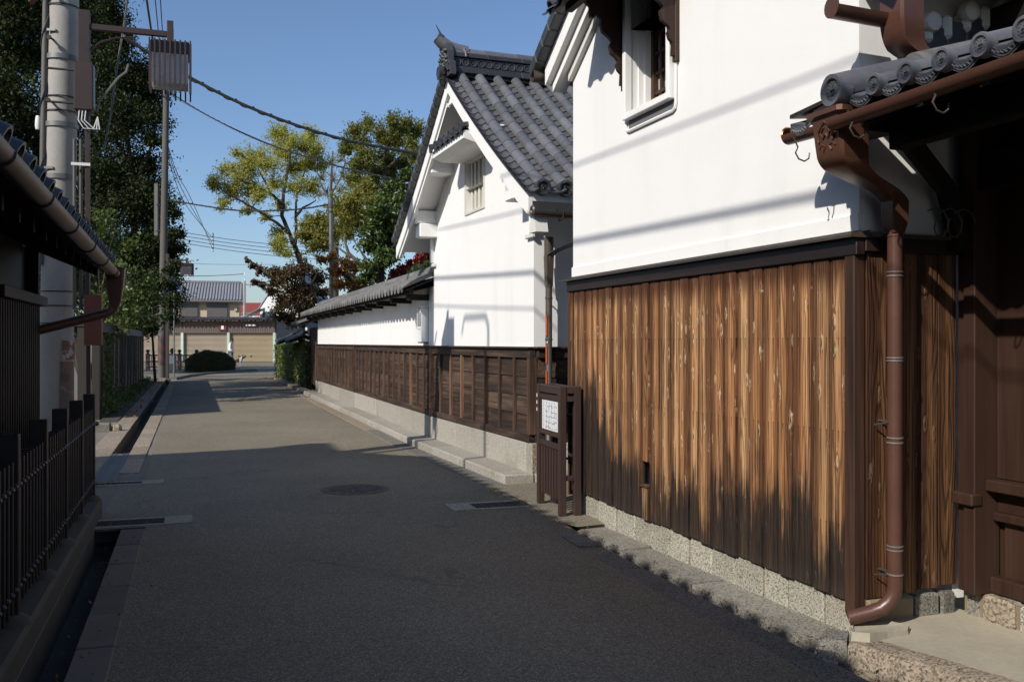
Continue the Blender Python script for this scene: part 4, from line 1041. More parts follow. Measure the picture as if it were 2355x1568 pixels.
# granite step along the foot of kura and wall
step = structure(thing('kerb', None, None, (.235, 10.15, 0), R(110.3)))
random.seed(17)
cu = [-.10, .18, 1.55, 2.75, SK]
for a, b in zip(cu[:-1], cu[1:]): MB().box(a+.003, b-.003, .03, .375, -.12, .105+random.uniform(-.002, .002), .014).build('kerb_stone', M['granite_grey'], step)
MB().box(-.10, .0, -1.5, .024, -.12, .10, .014).build('kerb_stone', M['granite'], step)
for a, b in ((-.16, .5), (.5, 1.5), (1.5, 2.8), (2.8, SK)): MB().box(a+.004, b-.004, .38, .60, -.12, .012+random.uniform(-.003, .003), .005).build('kerb_stone', M['granite_dark'], step)
step2 = structure(thing('kerb', None, None, (-1.154, 13.898, 0), R(108.6)))
for k in range(8):
    a, b = k*1.75, (k+1)*1.75
    MB().box(a+.004, b-.004, .03, .365, -.12, .105+random.uniform(-.004, .004), .014).build('kerb_stone', M['granite_grey'], step2)
for k in range(16):
    a, b = k*1.2, (k+1)*1.2
    MB().box(a+.004, b-.004, .37, .60-.004*k, -.12, .012+random.uniform(-.003, .003), .005).build('kerb_stone', M['granite_dark' if k < 2 else 'granite_warm'], step2)
for k in range(9):
    a, b = 14+k*1.2, 15.2+k*1.2
    MB().box(a+.004, b-.004, .10, .365, -.12, .10, .012).build('kerb_stone', M['granite_warm'], step2)
# ================================================================== LEFT SIDE  (road frame: x along the street, y to the left)
LH = thing('townhouse', 'dark wooden townhouse at the left edge with a low tiled eave and copper gutter', 'house', rw(0, 0, 0), RA)
GY, GZ, GE = .63, 2.09, 8.75
def ez_(x): return (8.75-x)*.0135
# eave roof
def lz(y): return 2.085+(y-.66)*.42
m = MB(); m.add([(x, y, lz(y)+d+ez_(x)) for d in (.0, .035) for (x, y) in ((-6, .66), (GE+.05, .66), (GE+.05, 3.0), (-6, 3.0))], [(0, 1, 2, 3), (4, 5, 6, 7), (0, 1, 5, 4), (1, 2, 6, 5), (2, 3, 7, 6), (3, 0, 4, 7)])
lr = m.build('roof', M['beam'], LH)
ldm = MB(); ldm.arc((0, -.02, 0), (0, .55, .57*.42), .068, .014, n=9, r1=.063)
ldm.lathe([(0, .01), (.042, .01), (.048, -.004), (.064, -.004), (.070, .006), (.068, .04)], (0, -.02, 0), 14, 'y')
ltm = ldm.mesh('eave_tile', M['tile_dark'])
pv = MB(); vs = []
for y, z in ((-.02, -.06), (-.02, -.02), (.5, .19)):
    for j in range(7): vs.append((-.13+j*.26/6, y, z-.04*math.sin(PI*j/6)))
pv.add(vs, [(j, j+1, 8+j, 7+j) for j in range(6)]+[(7+j, 8+j, 15+j, 14+j) for j in range(6)], True); lpm = pv.mesh('pan_tile', M['tile_dark'])
for k in range(40):
    x = GE-.04-.285*k
    if x < -5: break
    link('eave_tile', ltm, lr, (x, .67, 2.165+ez_(x))); link('pan_tile', lpm, lr, (x-.14, .675, 2.155+ez_(x)))
for k in range(3): MB().arc((GE+.05, .65+.5*k, 2.18+.21*k), (GE+.05, 1.17+.5*k, 2.39+.21*k), .075, .016, -.6, PI+.6, 10).build('verge_tile', M['tile_dark'], lr)
MB().box(GE-.02, GE+.10, .65, .75, 2.10, 2.25, .02).build('verge_tile', M['tile_dark'], lr)
for k in range(26):
    x = GE-.10-.42*k
    m = MB(); m.add([(x+e, y, lz(y)+d) for d in (-.07, -.002) for (e, y) in ((0, .76), (.05, .76), (.05, 1.3), (0, 1.3))], [(0, 1, 2, 3), (4, 5, 6, 7), (0, 1, 5, 4), (1, 2, 6, 5), (2, 3, 7, 6), (3, 0, 4, 7)])
    m.build('rafter', M['beam'], lr)
# gutter with straps, funnel, crooked pipe back to the wall
MB().arc((-6, GY, GZ+ez_(-6)), (GE-.02, GY, GZ), .048, .006, PI*.97, 2*PI*1.01, 10).build('gutter', M['copper'], LH)
for k in range(9):
    x = GE-.35-.95*k
    MB().tube([(x, GY+.050*math.cos(t), GZ+ez_(x)+.052*math.sin(t)) for t in [PI+PI*j/8 for j in range(9)]]+[(x+.03, GY+.05, GZ+ez_(x)+.07)], .006, 5).build('gutter_strap', M['black'], LH)
duct([(GE+.03, GY-.0, 2.14), (GE+.03, GY, 2.11), (GE+.03, GY, 1.98), (GE+.03, GY, 1.84), (GE+.03, GY+.03, 1.76)], [.085, .078, .068, .045, .038], [.085, .078, .068, .045, .038], 'funnel', M['pipe'], LH)
MB().tube([(GE+.03, GY+.0, 1.88), (GE+.03, GY+.01, 1.79), (GE+.02, GY+.06, 1.75), (GE-.02, 1.22, 1.60), (GE-.04, 1.36, 1.56)], .040, 12).build('downpipe', M['pipe'], LH)
# wall with latticed window
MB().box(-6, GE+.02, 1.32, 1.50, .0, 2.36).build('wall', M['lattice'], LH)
MB().box(GE+.0, GE+.06, 1.22, 1.34, .0, 2.3, .004).build('post', M['lattice'], LH)
MB().box(6.9, GE+.08, 1.16, 1.34, 1.80, 1.88, .005).build('window_head', M['lattice'], LH)
MB().box(6.9, GE+.04, 1.18, 1.34, .42, .50, .005).build('window_sill', M['lattice'], LH)
for k in range(19): MB().box(7.0+.092*k, 7.035+.092*k, 1.20, 1.25, .50, 1.80, .003).build('lattice_bar', M['lattice'], LH)
for k in range(22): MB().box(-5+.55*k, -4.93+.55*k, 1.26, 1.32, .3, 2.2).build('wall_batten', M['lattice'], LH)
# the taller storey set back behind (its roof throws the street into shade)
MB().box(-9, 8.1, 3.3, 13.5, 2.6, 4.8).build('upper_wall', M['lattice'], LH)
UE = (3.0, 4.66); UR = (7.6, 7.35); X1 = 8.4
m = MB(); m.prism([(UE[0], UE[1]), (UE[0], UE[1]+.16), (UR[0], UR[1]), (14.0, UE[1]+.1), (14.0, UE[1])], -12, X1, 'x'); ur = m.build('upper_roof', M['tile_dark'], LH)
for k in range(60): 
    x = X1-.1-.27*k
    MB().arc((x, UE[0]-.04, UE[1]+.13), (x, UE[0]+.8, UE[1]+.60), .075, .02, 0, PI, 6).build('cover_tile', M['tile_dark'], ur)
MB().box(X1-12, X1+.1, UR[0]-.2, UR[0]+.2, UR[1]-.1, UR[1]+.35, .05).build('ridge', M['tile_dark'], ur)
ms = MB(); ms.tube([(6.9, 3.4, 4.6), (6.9, 3.4, 7.3)], .03, 6).tube([(6.9, 3.4, 7.3), (7.0, 3.4, 7.42), (7.9, 3.4, 7.40), (8.0, 3.4, 7.2)], .028, 6); ms.build('service_mast', M['steel'], LH)
# low steel rod fence in front of it
LF = thing('rod_fence', 'low dark brown steel rod fence on a concrete upstand along the left drain', 'fence', rw(0, 0, 0), RA)
MB().box(-6, 8.95, .745, 1.02, -.05, .135, .02).build('upstand', M['concrete_dark'], LF)
posts = [8.92-.945*k for k in range(12)]
for x in posts:
    MB().box(x-.032, x+.032, .80, .895, .10, 1.052, .004).build('post', M['brown_dark'], LF)
    MB().lathe([(.10, 0), (.085, .03), (.03, .06), (0, .06)], (x, .845, .13), 10).build('post_foot', M['concrete_dark'], LF)
rod = MB().box(-.013, .013, -.034, .034, .20, .925, .002).mesh('rod', M['brown_dark'])
for a, b in zip(posts[:-1], posts[1:]):
    for k in range(1, 9): link('rod', rod, LF, (lerp(a, b, k/9), .845, 0))
for z in (.80, .30):
    MB().tube([(-2, .845, z), (8.95, .845, z)], .009, 6).build('rail', M['brown_dark'], LF)
bead = MB().lathe([(0, -.022), (.012, -.016), (.018, 0), (.012, .016), (0, .022)], (0, 0, 0), 8, 'x').mesh('bead', M['brown_dark'])
for a, b in zip(posts[:-1], posts[1:]):
    for k in range(9):
        for z in (.80, .30): link('bead', bead, LF, (lerp(a, b, (k+.5)/9), .81, z))
MB().tube([(8.95, .83, .80), (9.16, .81, .775)], .022, 8).lathe([(.024, 0), (.024, .02)], (8.96, .83, .80), 8, 'x').build('rail_end', M['steel_dark'], LF)
MB().box(8.6, 8.75, 1.02, 1.06, .62, .78).box(8.6, 9.0, 1.0, 1.05, .5, .54).build('back_rail', M['brown_dark'], LF)
# inlet gratings and cover plates
def grating(nm, label, long, lat, L, W, rot, rows, cols, frame=.05, z=.008, mat='steel_dark', ends=True):
    T = thing(nm, label, 'drain grate', rw(long, lat, z), RA+R(rot))
    for b in ((-L/2, L/2, -W/2-frame, -W/2), (-L/2, L/2, W/2, W/2+frame)): MB().box(b[0], b[1], b[2], b[3], -.03, .006, .002).build('rim', M['granite_grey'], T)
    if ends:
        MB().prism([(L/2, -W/2-frame), (L/2+.22, -W/2-frame), (L/2+.22, W/2+frame), (L/2, W/2+frame)], -.03, .007, 'z').build('apron', M['granite_grey'], T)
    MB().box(-L/2, L/2, -W/2, W/2, -.16, -.12).build('pit', M['void'], T)
    for k in range(rows+1): MB().box(-L/2, L/2, lerp(-W/2, W/2, k/rows)-.008, lerp(-W/2, W/2, k/rows)+.008, -.02, .001).build('bar', M[mat], T)
    for k in range(cols+1): MB().box(lerp(-L/2, L/2, k/cols)-.012, lerp(-L/2, L/2, k/cols)+.012, -W/2, W/2, -.02, .002).build('cross_bar', M[mat], T)
    return T
grating('drain_grate', 'iron street grate with pale stone rim by the end of the low rod fence', 8.42, -.50, .56, .26, -90, 6, 4)
grating('drain_grate', 'iron street grate at the near end of the steel drain plates on the left', 10.78, -.82, .62, .17, -90, 3, 12)
grating('drain_grate', 'iron street grate at the foot of the brown map stand', 8.25, 2.66, .50, .26, 90, 5, 9)
for nm, label, a, b in (('drain_plate', 'ribbed steel drain plate in the shade beside the left grate', 10.9, 12.45), ('drain_plate', 'ribbed steel drain plate in the sun at the mouth of the open drain', 12.47, 13.6)):
    T = thing(nm, label, 'drain cover', rw(a, -.91, .012), RA)
    MB().box(0, b-a, -.125, .125, -.02, .004, .002).build('plate', M['steel'], T)
    for y in (-.10, -.05, .05, .10): MB().box(0, b-a, y-.008, y+.008, .0045, .012, .002).build('rib', M['steel'], T)
# paving right of the left footway in the open lot
lot = structure(thing('pavement', None, None, rw(0, 0, 0), RA))
for k in range(5): MB().box(10.95+.62*k, 10.95+.62*(k+1)-.012, 1.33, 1.62, -.05, .016, .004).build('paving_slab', M['concrete_kerb'], lot)
for k in range(4): MB().box(10.95+.75*k, 10.95+.75*(k+1)-.012, 1.64, 2.1, -.05, .014, .004).build('paving_slab', M['concrete_kerb'], lot)
# manhole
MH = thing('manhole_cover', 'round cast iron manhole cover with a radial pattern in the shaded road', 'manhole', (-1.60, 9.60, .006), 0)
mm = MB(); mm.lathe([(.345, -.02), (.345, .004), (.30, .004), (.298, -.002), (.0, -.002)], (0, 0, 0), 40); mm.build('frame', M['cover_iron'], MH)
mm = MB(); mm.lathe([(.292, -.02), (.292, .003), (.275, .004), (.27, .0), (0, .0)], (0, 0, .001), 40); cov_ = mm.build('lid', M['cover_iron'], MH)
pt = MB()
for k in range(24):
    a = 2*PI*k/24; r0, r1 = (.05, .15) if k % 2 else (.10, .265)
    pt.tube([(r0*math.cos(a), r0*math.sin(a), .002), (r1*math.cos(a+.1), r1*math.sin(a+.1), .002)], .010, 5)
    pt.tube([(.17*math.cos(a+.1), .17*math.sin(a+.1), .002), (.22*math.cos(a+.25), .22*math.sin(a+.25), .002)], .009, 5)
stuff(pt.build('cast_pattern', M['cover_iron'], MH))
# map stand before the corner of the cedar storehouse
MS = thing('map_stand', 'brown steel street map stand before the corner of the cedar storehouse', 'sign', (.4346, 8.18, 0), R(90+15.5))
MW, MD, MHH = .63, .135, 1.115
for x, y in ((0, 0), (MW, 0), (0, -MD), (MW, -MD)): MB().box(x-.03, x+.03, y-.03, y+.03, -.02, MHH, .003).build('post', M['brown_metal'], MS)
def rail(x0, x1, y0, y1, z0, z1, nm='rail'): return MB().box(x0, x1, y0, y1, z0, z1, .003).build(nm, M['brown_metal'], MS)
rail(.031, MW-.031, -.022, .022, MHH-.07, MHH-.002); rail(.031, MW-.031, -.022, .022, .985, 1.03)
board = rail(.031, MW-.031, -.012, .012, .70, .984, 'map_board')
rail(.031, MW-.031, -.022, .022, .665, .70); rail(.031, MW-.031, -.022, .022, .56, .605)
for k in range(7): MB().box(.06+.08*k, .09+.08*k, -.014, .014, .12, .56, .002).build('slat', M['brown_metal'], MS)
for x in (0, MW):
    rail(x-.022, x+.022, -MD+.031, -.031, MHH-.06, MHH-.002); rail(x-.022, x+.022, -MD+.031, -.031, .985, 1.03)
    rail(x-.022, x+.022, -MD+.031, -.031, .30, .34)
rail(.031, MW-.031, -MD-.02, -MD+.02, MHH-.06, MHH-.002)
for z in (.80, .40): MB().tube([(MW*.5, -MD, z+.06), (-.0, -MD-.12, z), (-.12, -MD-.22, z-.05)], .011, 5).build('tie_bar', M['brown_metal'], MS)
for z in (1.01, .945, .88): MB().box(MW+.006, MW+.024, .0305, .0325, z-.016, z+.016).build('reflector', M['white'], MS)
# the map itself: a flat print
g = G('street map print'); v = g.obj(); xx, yy, zz = g.xyz(v)
def lines(c, f, w, ph): return g.step(w, w*.6, g.math('ABSOLUTE', g.math('FRACT', c*f+ph)-.5))
jx = xx+(g.noise(g.mul(v, (9, 1, 9)), 1.0, 1)-.5)*.06; jz = zz+(g.noise(g.mul(v, (9, 1, 9)), 1.3, 1)-.5)*.05
road_m = g.math('MAXIMUM', lines(jx, 13.0, .075, .2), lines(jz, 21.0, .075, .1))
road_m = road_m*g.step(.38, .5, g.noise(g.mul(v, (14, 1, 18)), 1.0, 2))
inx = g.step(.10, .105, xx)*g.step(.435, .43, xx)*g.step(.72, .725, zz)*g.step(.965, .96, zz)
txt = g.step(.47, .49, xx)*g.step(.51, .50, xx)*g.step(.5, .55, g.noise(g.mul(v, (60, 1, 130)), 1.0, 2))
c = g.mix(road_m*inx, (.68, .69, .68), (.03, .05, .14))
c = g.mix(g.step(.60, .66, g.noise(g.mul(v, (22, 1, 22)), 1.2, 2))*inx*.6, c, (.25, .34, .55))
c = g.mix(txt*.7, c, (.06, .06, .07))
M['map'] = g.finish(c, .35)
MB().box(.07, .535, .0125, .0145, .712, .976).build('map_sheet', M['map'], board)
# near concrete pole with its clamps, steps and conduit
P1 = thing('utility_pole', 'thick concrete utility pole on the left with step bolts and a grey conduit', 'pole', (-4.785, 9.9, 0), 0)
def lean(z): return .019*(z-1.0)
m = MB(); m.tube([(lean(z), 0, z) for z in (0, 3, 6, 12.5)], [.166, .159, .150, .122], 24); m.build('shaft', M['pole'], P1)
for z in (4.46, 3.76, 3.22): MB().lathe([(.166, -.025), (.172, -.025), (.172, .025), (.166, .025)], (lean(z), 0, z), 24).build('band', M['steel'], P1)
for z in (2.03, 1.88, 1.70, 2.62, 4.05, 5.0, 3.9): MB().lathe([(.164, -.006), (.169, -.006), (.169, .006), (.164, .006)], (lean(z), 0, z), 24).build('wire_band', M['black'], P1)
for k, z in enumerate((2.72, 3.98, 4.62, 5.1)): MB().tube([(lean(z)-.02, -.15, z), (lean(z)-.02, -.24, z)], .012, 6).lathe([(0, -.012), (.024, -.012), (.024, .006), (0, .006)], (lean(z)-.02, -.24, z), 8, 'y').build('step_bolt', M['steel_dark'], P1)
for k, z in enumerate((3.30, 4.72)): MB().box(lean(z)-.08, lean(z)+.01, -.175, -.16, z-.012, z+.012).build('buckle', M['steel'], P1)
MB().tube([(-.115+lean(z), -.135, z) for z in (2.3, 3.2, 4.2, 5.6)], .030, 10).build('conduit', M['wire'], P1)
MB().tube([(-.115+lean(z)+.034*math.cos(z*9), -.135+.034*math.sin(z*9), z) for z in [2.4+.035*k for k in range(90)]], .006, 5).build('cable', M['black'], P1)
MB().lathe([(.0, 0), (.025, 0), (.032, .04), (.026, .12), (.02, .14), (0, .14)], (-.17+lean(3.7), -.13, 3.70), 10).build('insulator', M['white'], P1)
MB().tube([(-.20, -.13, 5.02), (-.11, -.17, 5.05), (.02, -.17, 5.10), (.30, -.19, 5.35)], .028, 6, sq=True).build('bracket', M['copper'], P1)
# faded wrap on the foot of the pole
g = G('faded pole wrap'); v = g.obj(); xx, yy, zz = g.xyz(v)
sm = g.noise(v, 9, 3, .6); st = g.step(.42, .5, g.math('ABSOLUTE', g.math('FRACT', (zz+xx)*2.6)-.5)+(sm-.5)*.25)
c = g.mix(g.step(.45, .6, sm), (.10, .095, .09), (.19, .08, .06)); c = g.mix(st*.6, c, (.26, .24, .22)); c = g.mix(g.step(.60, .66, g.noise(v, 5, 4))*.5, c, (.06, .045, .04))
M['wrap'] = g.finish(c, .6)
MB().arc((0-.0, 0, .30), (lean(1.25), 0, 1.30), .176, .004, -2.6, .9, 20, .173, Vector((0, -1, 0))).build('wrap', M['wrap'], P1)
g = G('peeling poster'); v = g.obj(); c = g.mix(g.step(.5, .56, g.noise(v, 12, 4, .7)), (.19, .08, .06), (.42, .41, .38)); M['peel'] = g.finish(c, .8)
MB().arc((0.01, 0, 1.32), (.01, 0, 1.52), .1735, .003, -1.5, .8, 14, .173, Vector((0, -1, 0))).build('poster', M['peel'], P1)
# lantern on its brown post next to the pole
def lantern(T, x, z, w, h, d, n=9):
    """slatted box lantern hung at x; parts under T"""
    MB().box(x-.032, x+.032, -.032, .032, z+h-.01, z+h+.17, .003).build('stem', M['brown_metal'], T)
    top = MB().box(x-w/2+.012, x+w/2-.012, -d/2+.012, d/2-.012, z+h-.13, z+h, .004).build('cap', M['brown_metal'], T)
    for k in range(n):
        xx = x-w/2+w*k/(n-1); zb = z-.06*(1 if k > n*.45 else 0)
        for y in (-d/2, d/2): MB().box(xx-.008, xx+.008, y-.012, y+.012, zb, z+h+.008).build('slat', M['brown_metal'], T)
    for k in range(1, 4):
        for sx in (-1, 1): MB().box(x+sx*w/2-.012, x+sx*w/2+.012, -d/2+d*k/4-.008, -d/2+d*k/4+.008, z, z+h+.004).build('slat', M['brown_metal'], T)
    g_ = MB()
    gw, gd = w-.04, d-.04
    for b in ((-gw/2, gw/2, -gd/2, -gd/2+.004), (-gw/2, gw/2, gd/2-.004, gd/2), (-gw/2, -gw/2+.004, -gd/2+.005, gd/2-.005), (gw/2-.004, gw/2, -gd/2+.005, gd/2-.005)):
        g_.box(x+b[0], x+b[1], b[2], b[3], z+.04, z+h-.13)
    stuff(g_.build('shade', M['frost'], T))
g = G('frosted shade'); v = g.obj(); n_ = g.noise(v, 11, 4, .65)
g.finish(g.mix(g.step(.52, .70, n_)*.5, (.80, .80, .80), (.30, .27, .24)), .45)
tr = g.n('ShaderNodeBsdfTranslucent'); tr.inputs[0].default_value = (.85, .85, .85, 1); tp = g.n('ShaderNodeBsdfTransparent'); mx = g.n('ShaderNodeMixShader'); mx.inputs[0].default_value = .3; mx2 = g.n('ShaderNodeMixShader'); mx2.inputs[0].default_value = .08
g.t.links.new(g.b.outputs[0], mx.inputs[1]); g.t.links.new(tr.outputs[0], mx.inputs[2]); g.t.links.new(mx.outputs[0], mx2.inputs[1]); g.t.links.new(tp.outputs[0], mx2.inputs[2]); g.t.links.new(mx2.outputs[0], g.t.nodes['Material Output'].inputs[0])
M['frost'] = g.mat
L1 = thing('street_lantern', 'large brown slatted box lantern on a bracket arm by the near concrete pole', 'street lamp', (-4.405, 9.72, -.11), R(18.7))
MB().box(-.055, .055, -.04, .04, 4.45, 5.02, .004).build('upper_post', M['brown_metal'], L1)
MB().box(-.09, .085, -.07, .08, 3.99, 4.47, .006).build('gear_box', M['brown_metal'], L1)
MB().box(.086, .098, -.06, .07, 4.01, 4.45).build('gear_box_edge', M['steel'], L1)
for z in (4.06, 4.40): MB().tube([(-.35, .0, z), (-.08, 0, z)], .012, 6).build('clamp', M['steel_dark'], L1)
MB().box(.056, .80, -.025, .025, 4.83, 4.89, .004).build('arm', M['brown_metal'], L1)
MB().box(.801, .865, -.034, .034, 4.74, 5.0, .004).build('arm_head', M['brown_metal'], L1)
MB().tube([(.055, 0, 4.62), (.15, 0, 4.71), (.30, 0, 4.77), (.5, 0, 4.80)], .010, 5).build('brace', M['brown_metal'], L1)
lantern(L1, .835, 4.27, .40, .48, .36)
MB().box(.01, .055, -.025, .025, 1.95, 3.99, .003).build('riser', M['brown_metal'], L1)
for x in (-.035, -.095): MB().tube([(x, .03, 1.95), (x, .03, 3.7)], .017, 8).build('conduit', M['wire'], L1)
for z in (3.42, 2.72): MB().box(-.12, .06, -.04, -.028, z, z+.03).build('clip', M['white'], L1)
MB().box(.0, .17, -.04, .05, 1.58, 2.10, .005).build('cabinet', m_plain('rust red panel', (.17, .055, .035), .5, .25, 5), L1)
MB().box(.02, .06, -.02, .02, .11, 1.579, .003).build('riser', M['brown_metal'], L1)
for k in range(3): MB().tube([(-.04+.03*k, -.05, 3.99), (-.05+.03*k, -.06, 3.88), (-.0+.05*k, -.05, 3.80), (.09+.03*k, -.04, 3.80), (.13, -.03, 3.93)], .006, 5).build('lead', M['white'], L1)
MB().tube([(.12, -.02, 3.98), (.14, -.0, 4.10), (.33, .05, 4.38), (.40, .05, 4.44), (.42, .05, 4.52)], .014, 7).build('conduit', M['wire'], L1)
# far pole and lantern
P2 = thing('utility_pole', 'slender far concrete utility pole in front of the dark tree, its foot striped red', 'pole', (-14.85, 40.0, 0), 0)
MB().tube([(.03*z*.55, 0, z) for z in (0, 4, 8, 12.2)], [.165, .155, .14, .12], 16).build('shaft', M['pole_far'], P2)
g = G('red striped wrap'); v = g.obj(); xx, yy, zz = g.xyz(v); c = g.mix(g.step(.22, .26, g.math('ABSOLUTE', g.math('FRACT', (zz*1.0+xx*.9)*2.2)-.5)), (.045, .04, .037), (.11, .042, .034)); M['stripe'] = g.finish(c, .6)
MB().arc((.01, 0, .55), (.03, 0, 1.75), .172, .004, 0, 2*PI, 18).build('wrap', M['stripe'], P2)
for k in range(9): MB().tube([(.1+.0165*(6.2+.55*k)*(1), -.1, 6.2+.55*k), (.1+.0165*(6.2+.55*k)+(.28 if k % 2 else -.42), -.12, 6.2+.55*k)], .012, 5).build('step_bolt', M['steel_dark'], P2)
MB().box(-.28, -.12, -.1, .1, 6.0, 8.2, .01).build('cable_guard', M['wire'], P2)
L2 = thing('street_lantern', 'small dark box lantern on an arm from the far pole', 'street lamp', (-14.3, 39.0, 0), R(6))
MB().box(.0, .12, -.06, .06, 3.6, 5.15, .01).build('post', M['brown_metal'], L2)
MB().box(.0, .12, -.06, .06, 0.0, 3.6, .01).build('riser', M['brown_metal'], L2)
MB().box(.12, .80, -.03, .03, 4.86, 4.92).build('arm', M['brown_metal'], L2)
MB().box(.80, .90, -.035, .035, 4.78, 4.99).build('arm_head', M['brown_metal'], L2)
lantern(L2, .85, 4.28, .44, .48, .40)
SG = thing('crossing_sign', 'blue triangular pedestrian crossing sign half hidden by leaves at the far pole', 'sign', (-14.25, 38.9, 0), R(10))
MB().prism([(-.02, 3.60), (.62, 3.60), (.55, 3.72), (.33, 4.14), (.27, 4.14), (.05, 3.72)], -.02, .02, 'y').build('plate', m_plain('sign blue', (.02, .05, .22), .4, .1, 5), SG)
fig = MB(); fig.tube([(.30, -.024, 3.98), (.30, -.024, 3.86)], .024, 5).tube([(.30, -.024, 3.87), (.22, -.024, 3.74)], .016, 5).tube([(.30, -.024, 3.87), (.38, -.024, 3.74)], .016, 5).tube([(.30, -.024, 3.95), (.21, -.024, 3.86)], .012, 5).tube([(.30, -.024, 3.95), (.39, -.024, 3.88)], .012, 5).lathe([(0, -.008), (.028, -.008), (.028, 0)], (.30, -.022, 4.02), 10, 'y')
fig.build('figure', M['white'], SG)
MB().box(.02, .58, -.024, -.021, 3.62, 3.64).build('border', M['white'], SG)
MB().tube([(.3, .05, 0), (.3, .05, 3.9)], .03, 8).build('post', M['steel'], SG)
# tall panel fence
TF = thing('panel_fence', 'tall grey brown panel fence receding along the left side under the trees', 'fence', rw(0, 0, 0), RA)
FY = 1.76
M['fence'] = m_plain('dusty brown sheet', (.105, .080, .056), .6, .3, 2.0, bump=.2)
_g = G('smoky fence sheet'); _v = _g.obj(); _n = _g.noise(_v, 2.0, 4)
_g.finish(_g.mix(_n, (.040, .032, .024), (.075, .060, .045)), .95, spec=.08)
_tp = _g.n('ShaderNodeBsdfTransparent'); _mx = _g.n('ShaderNodeMixShader'); _mx.inputs[0].default_value = .08
_g.t.links.new(_g.b.outputs[0], _mx.inputs[1]); _g.t.links.new(_tp.outputs[0], _mx.inputs[2]); _g.t.links.new(_mx.outputs[0], _g.t.nodes['Material Output'].inputs[0])
M['fence'] = _g.mat
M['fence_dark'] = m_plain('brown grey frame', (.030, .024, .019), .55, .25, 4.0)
random.seed(41)
x = 20.0; 
for k in range(13):
    x1 = x+1.38
    MB().box(x+.05, x1-.045, FY-.006, FY+.006, .14, 1.70, .002).build('panel', M['fence'], TF)
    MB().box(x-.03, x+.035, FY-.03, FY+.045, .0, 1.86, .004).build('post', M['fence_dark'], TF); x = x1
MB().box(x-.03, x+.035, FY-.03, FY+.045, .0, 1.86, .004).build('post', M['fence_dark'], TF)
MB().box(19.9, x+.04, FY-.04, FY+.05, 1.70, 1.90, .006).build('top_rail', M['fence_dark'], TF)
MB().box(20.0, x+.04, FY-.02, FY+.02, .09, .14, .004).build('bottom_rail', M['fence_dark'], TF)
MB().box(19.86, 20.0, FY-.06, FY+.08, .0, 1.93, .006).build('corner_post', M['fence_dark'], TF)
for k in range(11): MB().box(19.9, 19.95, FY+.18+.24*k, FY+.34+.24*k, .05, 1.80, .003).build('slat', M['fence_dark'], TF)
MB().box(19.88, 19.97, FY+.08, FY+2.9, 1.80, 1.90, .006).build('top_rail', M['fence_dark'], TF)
for k in range(8): MB().box(20+2.25*k, 20+2.25*(k+1)-.01, FY-.11, FY+.12, -.05, .10, .008).build('base_block', M['concrete_dark'], TF)
structure(MB().box(19.2, 41, -0+1.33, FY-.11, -.05, .03).build('soil_strip', M['concrete_dark'], None, rw(0, 0, 0), (0, 0, RA)))  # dark soil, its colour also holding the shade of fence and trees
sb = thing('kerb_stone', 'loose stone block at the near corner of the tall panel fence', 'stone', rw(17.2, -1.75, 0), RA)
MB().box(-.12, .12, -.45, .30, -.02, .15, .02).build('block', M['granite_dark'], sb)
MB().box(-.10, .10, -.62, -.46, -.02, .12, .04).build('chip', M['granite_warm'], sb)
# ================================================================== FAR STREET: garages and houses
def X(px, Y): return (px-CX)/F*Y
M['shutter'] = m_plain('cream roller shutter', (.56, .48, .335), .5, .12, .8)
M['shutter_pink'] = m_plain('faded roller shutter', (.58, .51, .41), .5, .14, .8)
M['pale_green'] = m_plain('pale green steel', (.42, .50, .44), .5, .12, 3)
M['fascia'] = m_plain('brown ribbed fascia', (.10, .070, .060), .6, .3, 2)
M['beige'] = m_plain('beige render', (.52, .42, .29), .9, .07, 1)
M['grey_wall'] = m_plain('grey render', (.115, .115, .125), .9, .1, 1)
M['shut_grey'] = m_plain('grey brown window shutter', (.115, .105, .10), .5, .1, 3)
M['red_roof'] = m_tile('red roof tile', (.28, .055, .040), .6)
M['roof_grey'] = m_tile('pale grey roof tile', (.23, .235, .25), .5)
g = G('window glass'); g.finish((.10, .12, .13), .08); M['glass'] = g.mat
GA = thing('garage_row', 'row of lock-up garages with cream roller shutters at the end of the street', 'garage', (0, 71, 0), 0)
MB().box(-31, X(634, 71), .22, 7, 0, 3.05).build('wall', M['fascia'], GA)
m = MB(); n = 240; x0, x1 = -31.2, X(638, 71); vs = []
for k in range(n+1):
    x = lerp(x0, x1, k/n); z = 3.16+.085*math.sin(x*2*PI/.30)
    vs += [(x, -.62, z), (x, 7.2, z+.35), (x, 7.2, z+.37), (x, -.62, z+.02)]
m.add(vs, [(4*k+j, 4*k+(j+1) % 4, 4*k+4+(j+1) % 4, 4*k+4+j) for k in range(n) for j in range(4)], False)
m.build('roof', M['fascia'], GA, fix=False)
m = MB(); vs = []; n = 200; x0, x1 = -31, X(633, 71)
for k in range(n+1):
    x = lerp(x0, x1, k/n); y = -.02*(k % 2); vs += [(x, y-.02, 2.27), (x, y-.02, 3.10)]
m.add(vs, [(2*k, 2*k+2, 2*k+3, 2*k+1) for k in range(n)]); m.build('fascia', M['fascia'], GA, fix=False)
MB().box(-31, X(633, 71), -.04, .2, 2.21, 2.268).build('lintel', M['shut_grey'], GA)
cx_ = [-31.0, -28.2, -24.8, X(525.5, 71), X(631, 71)]
for x in cx_: MB().box(x-.10, x+.10, -.05, .26, 0, 2.209, .01).build('post', M['pale_green'], GA)
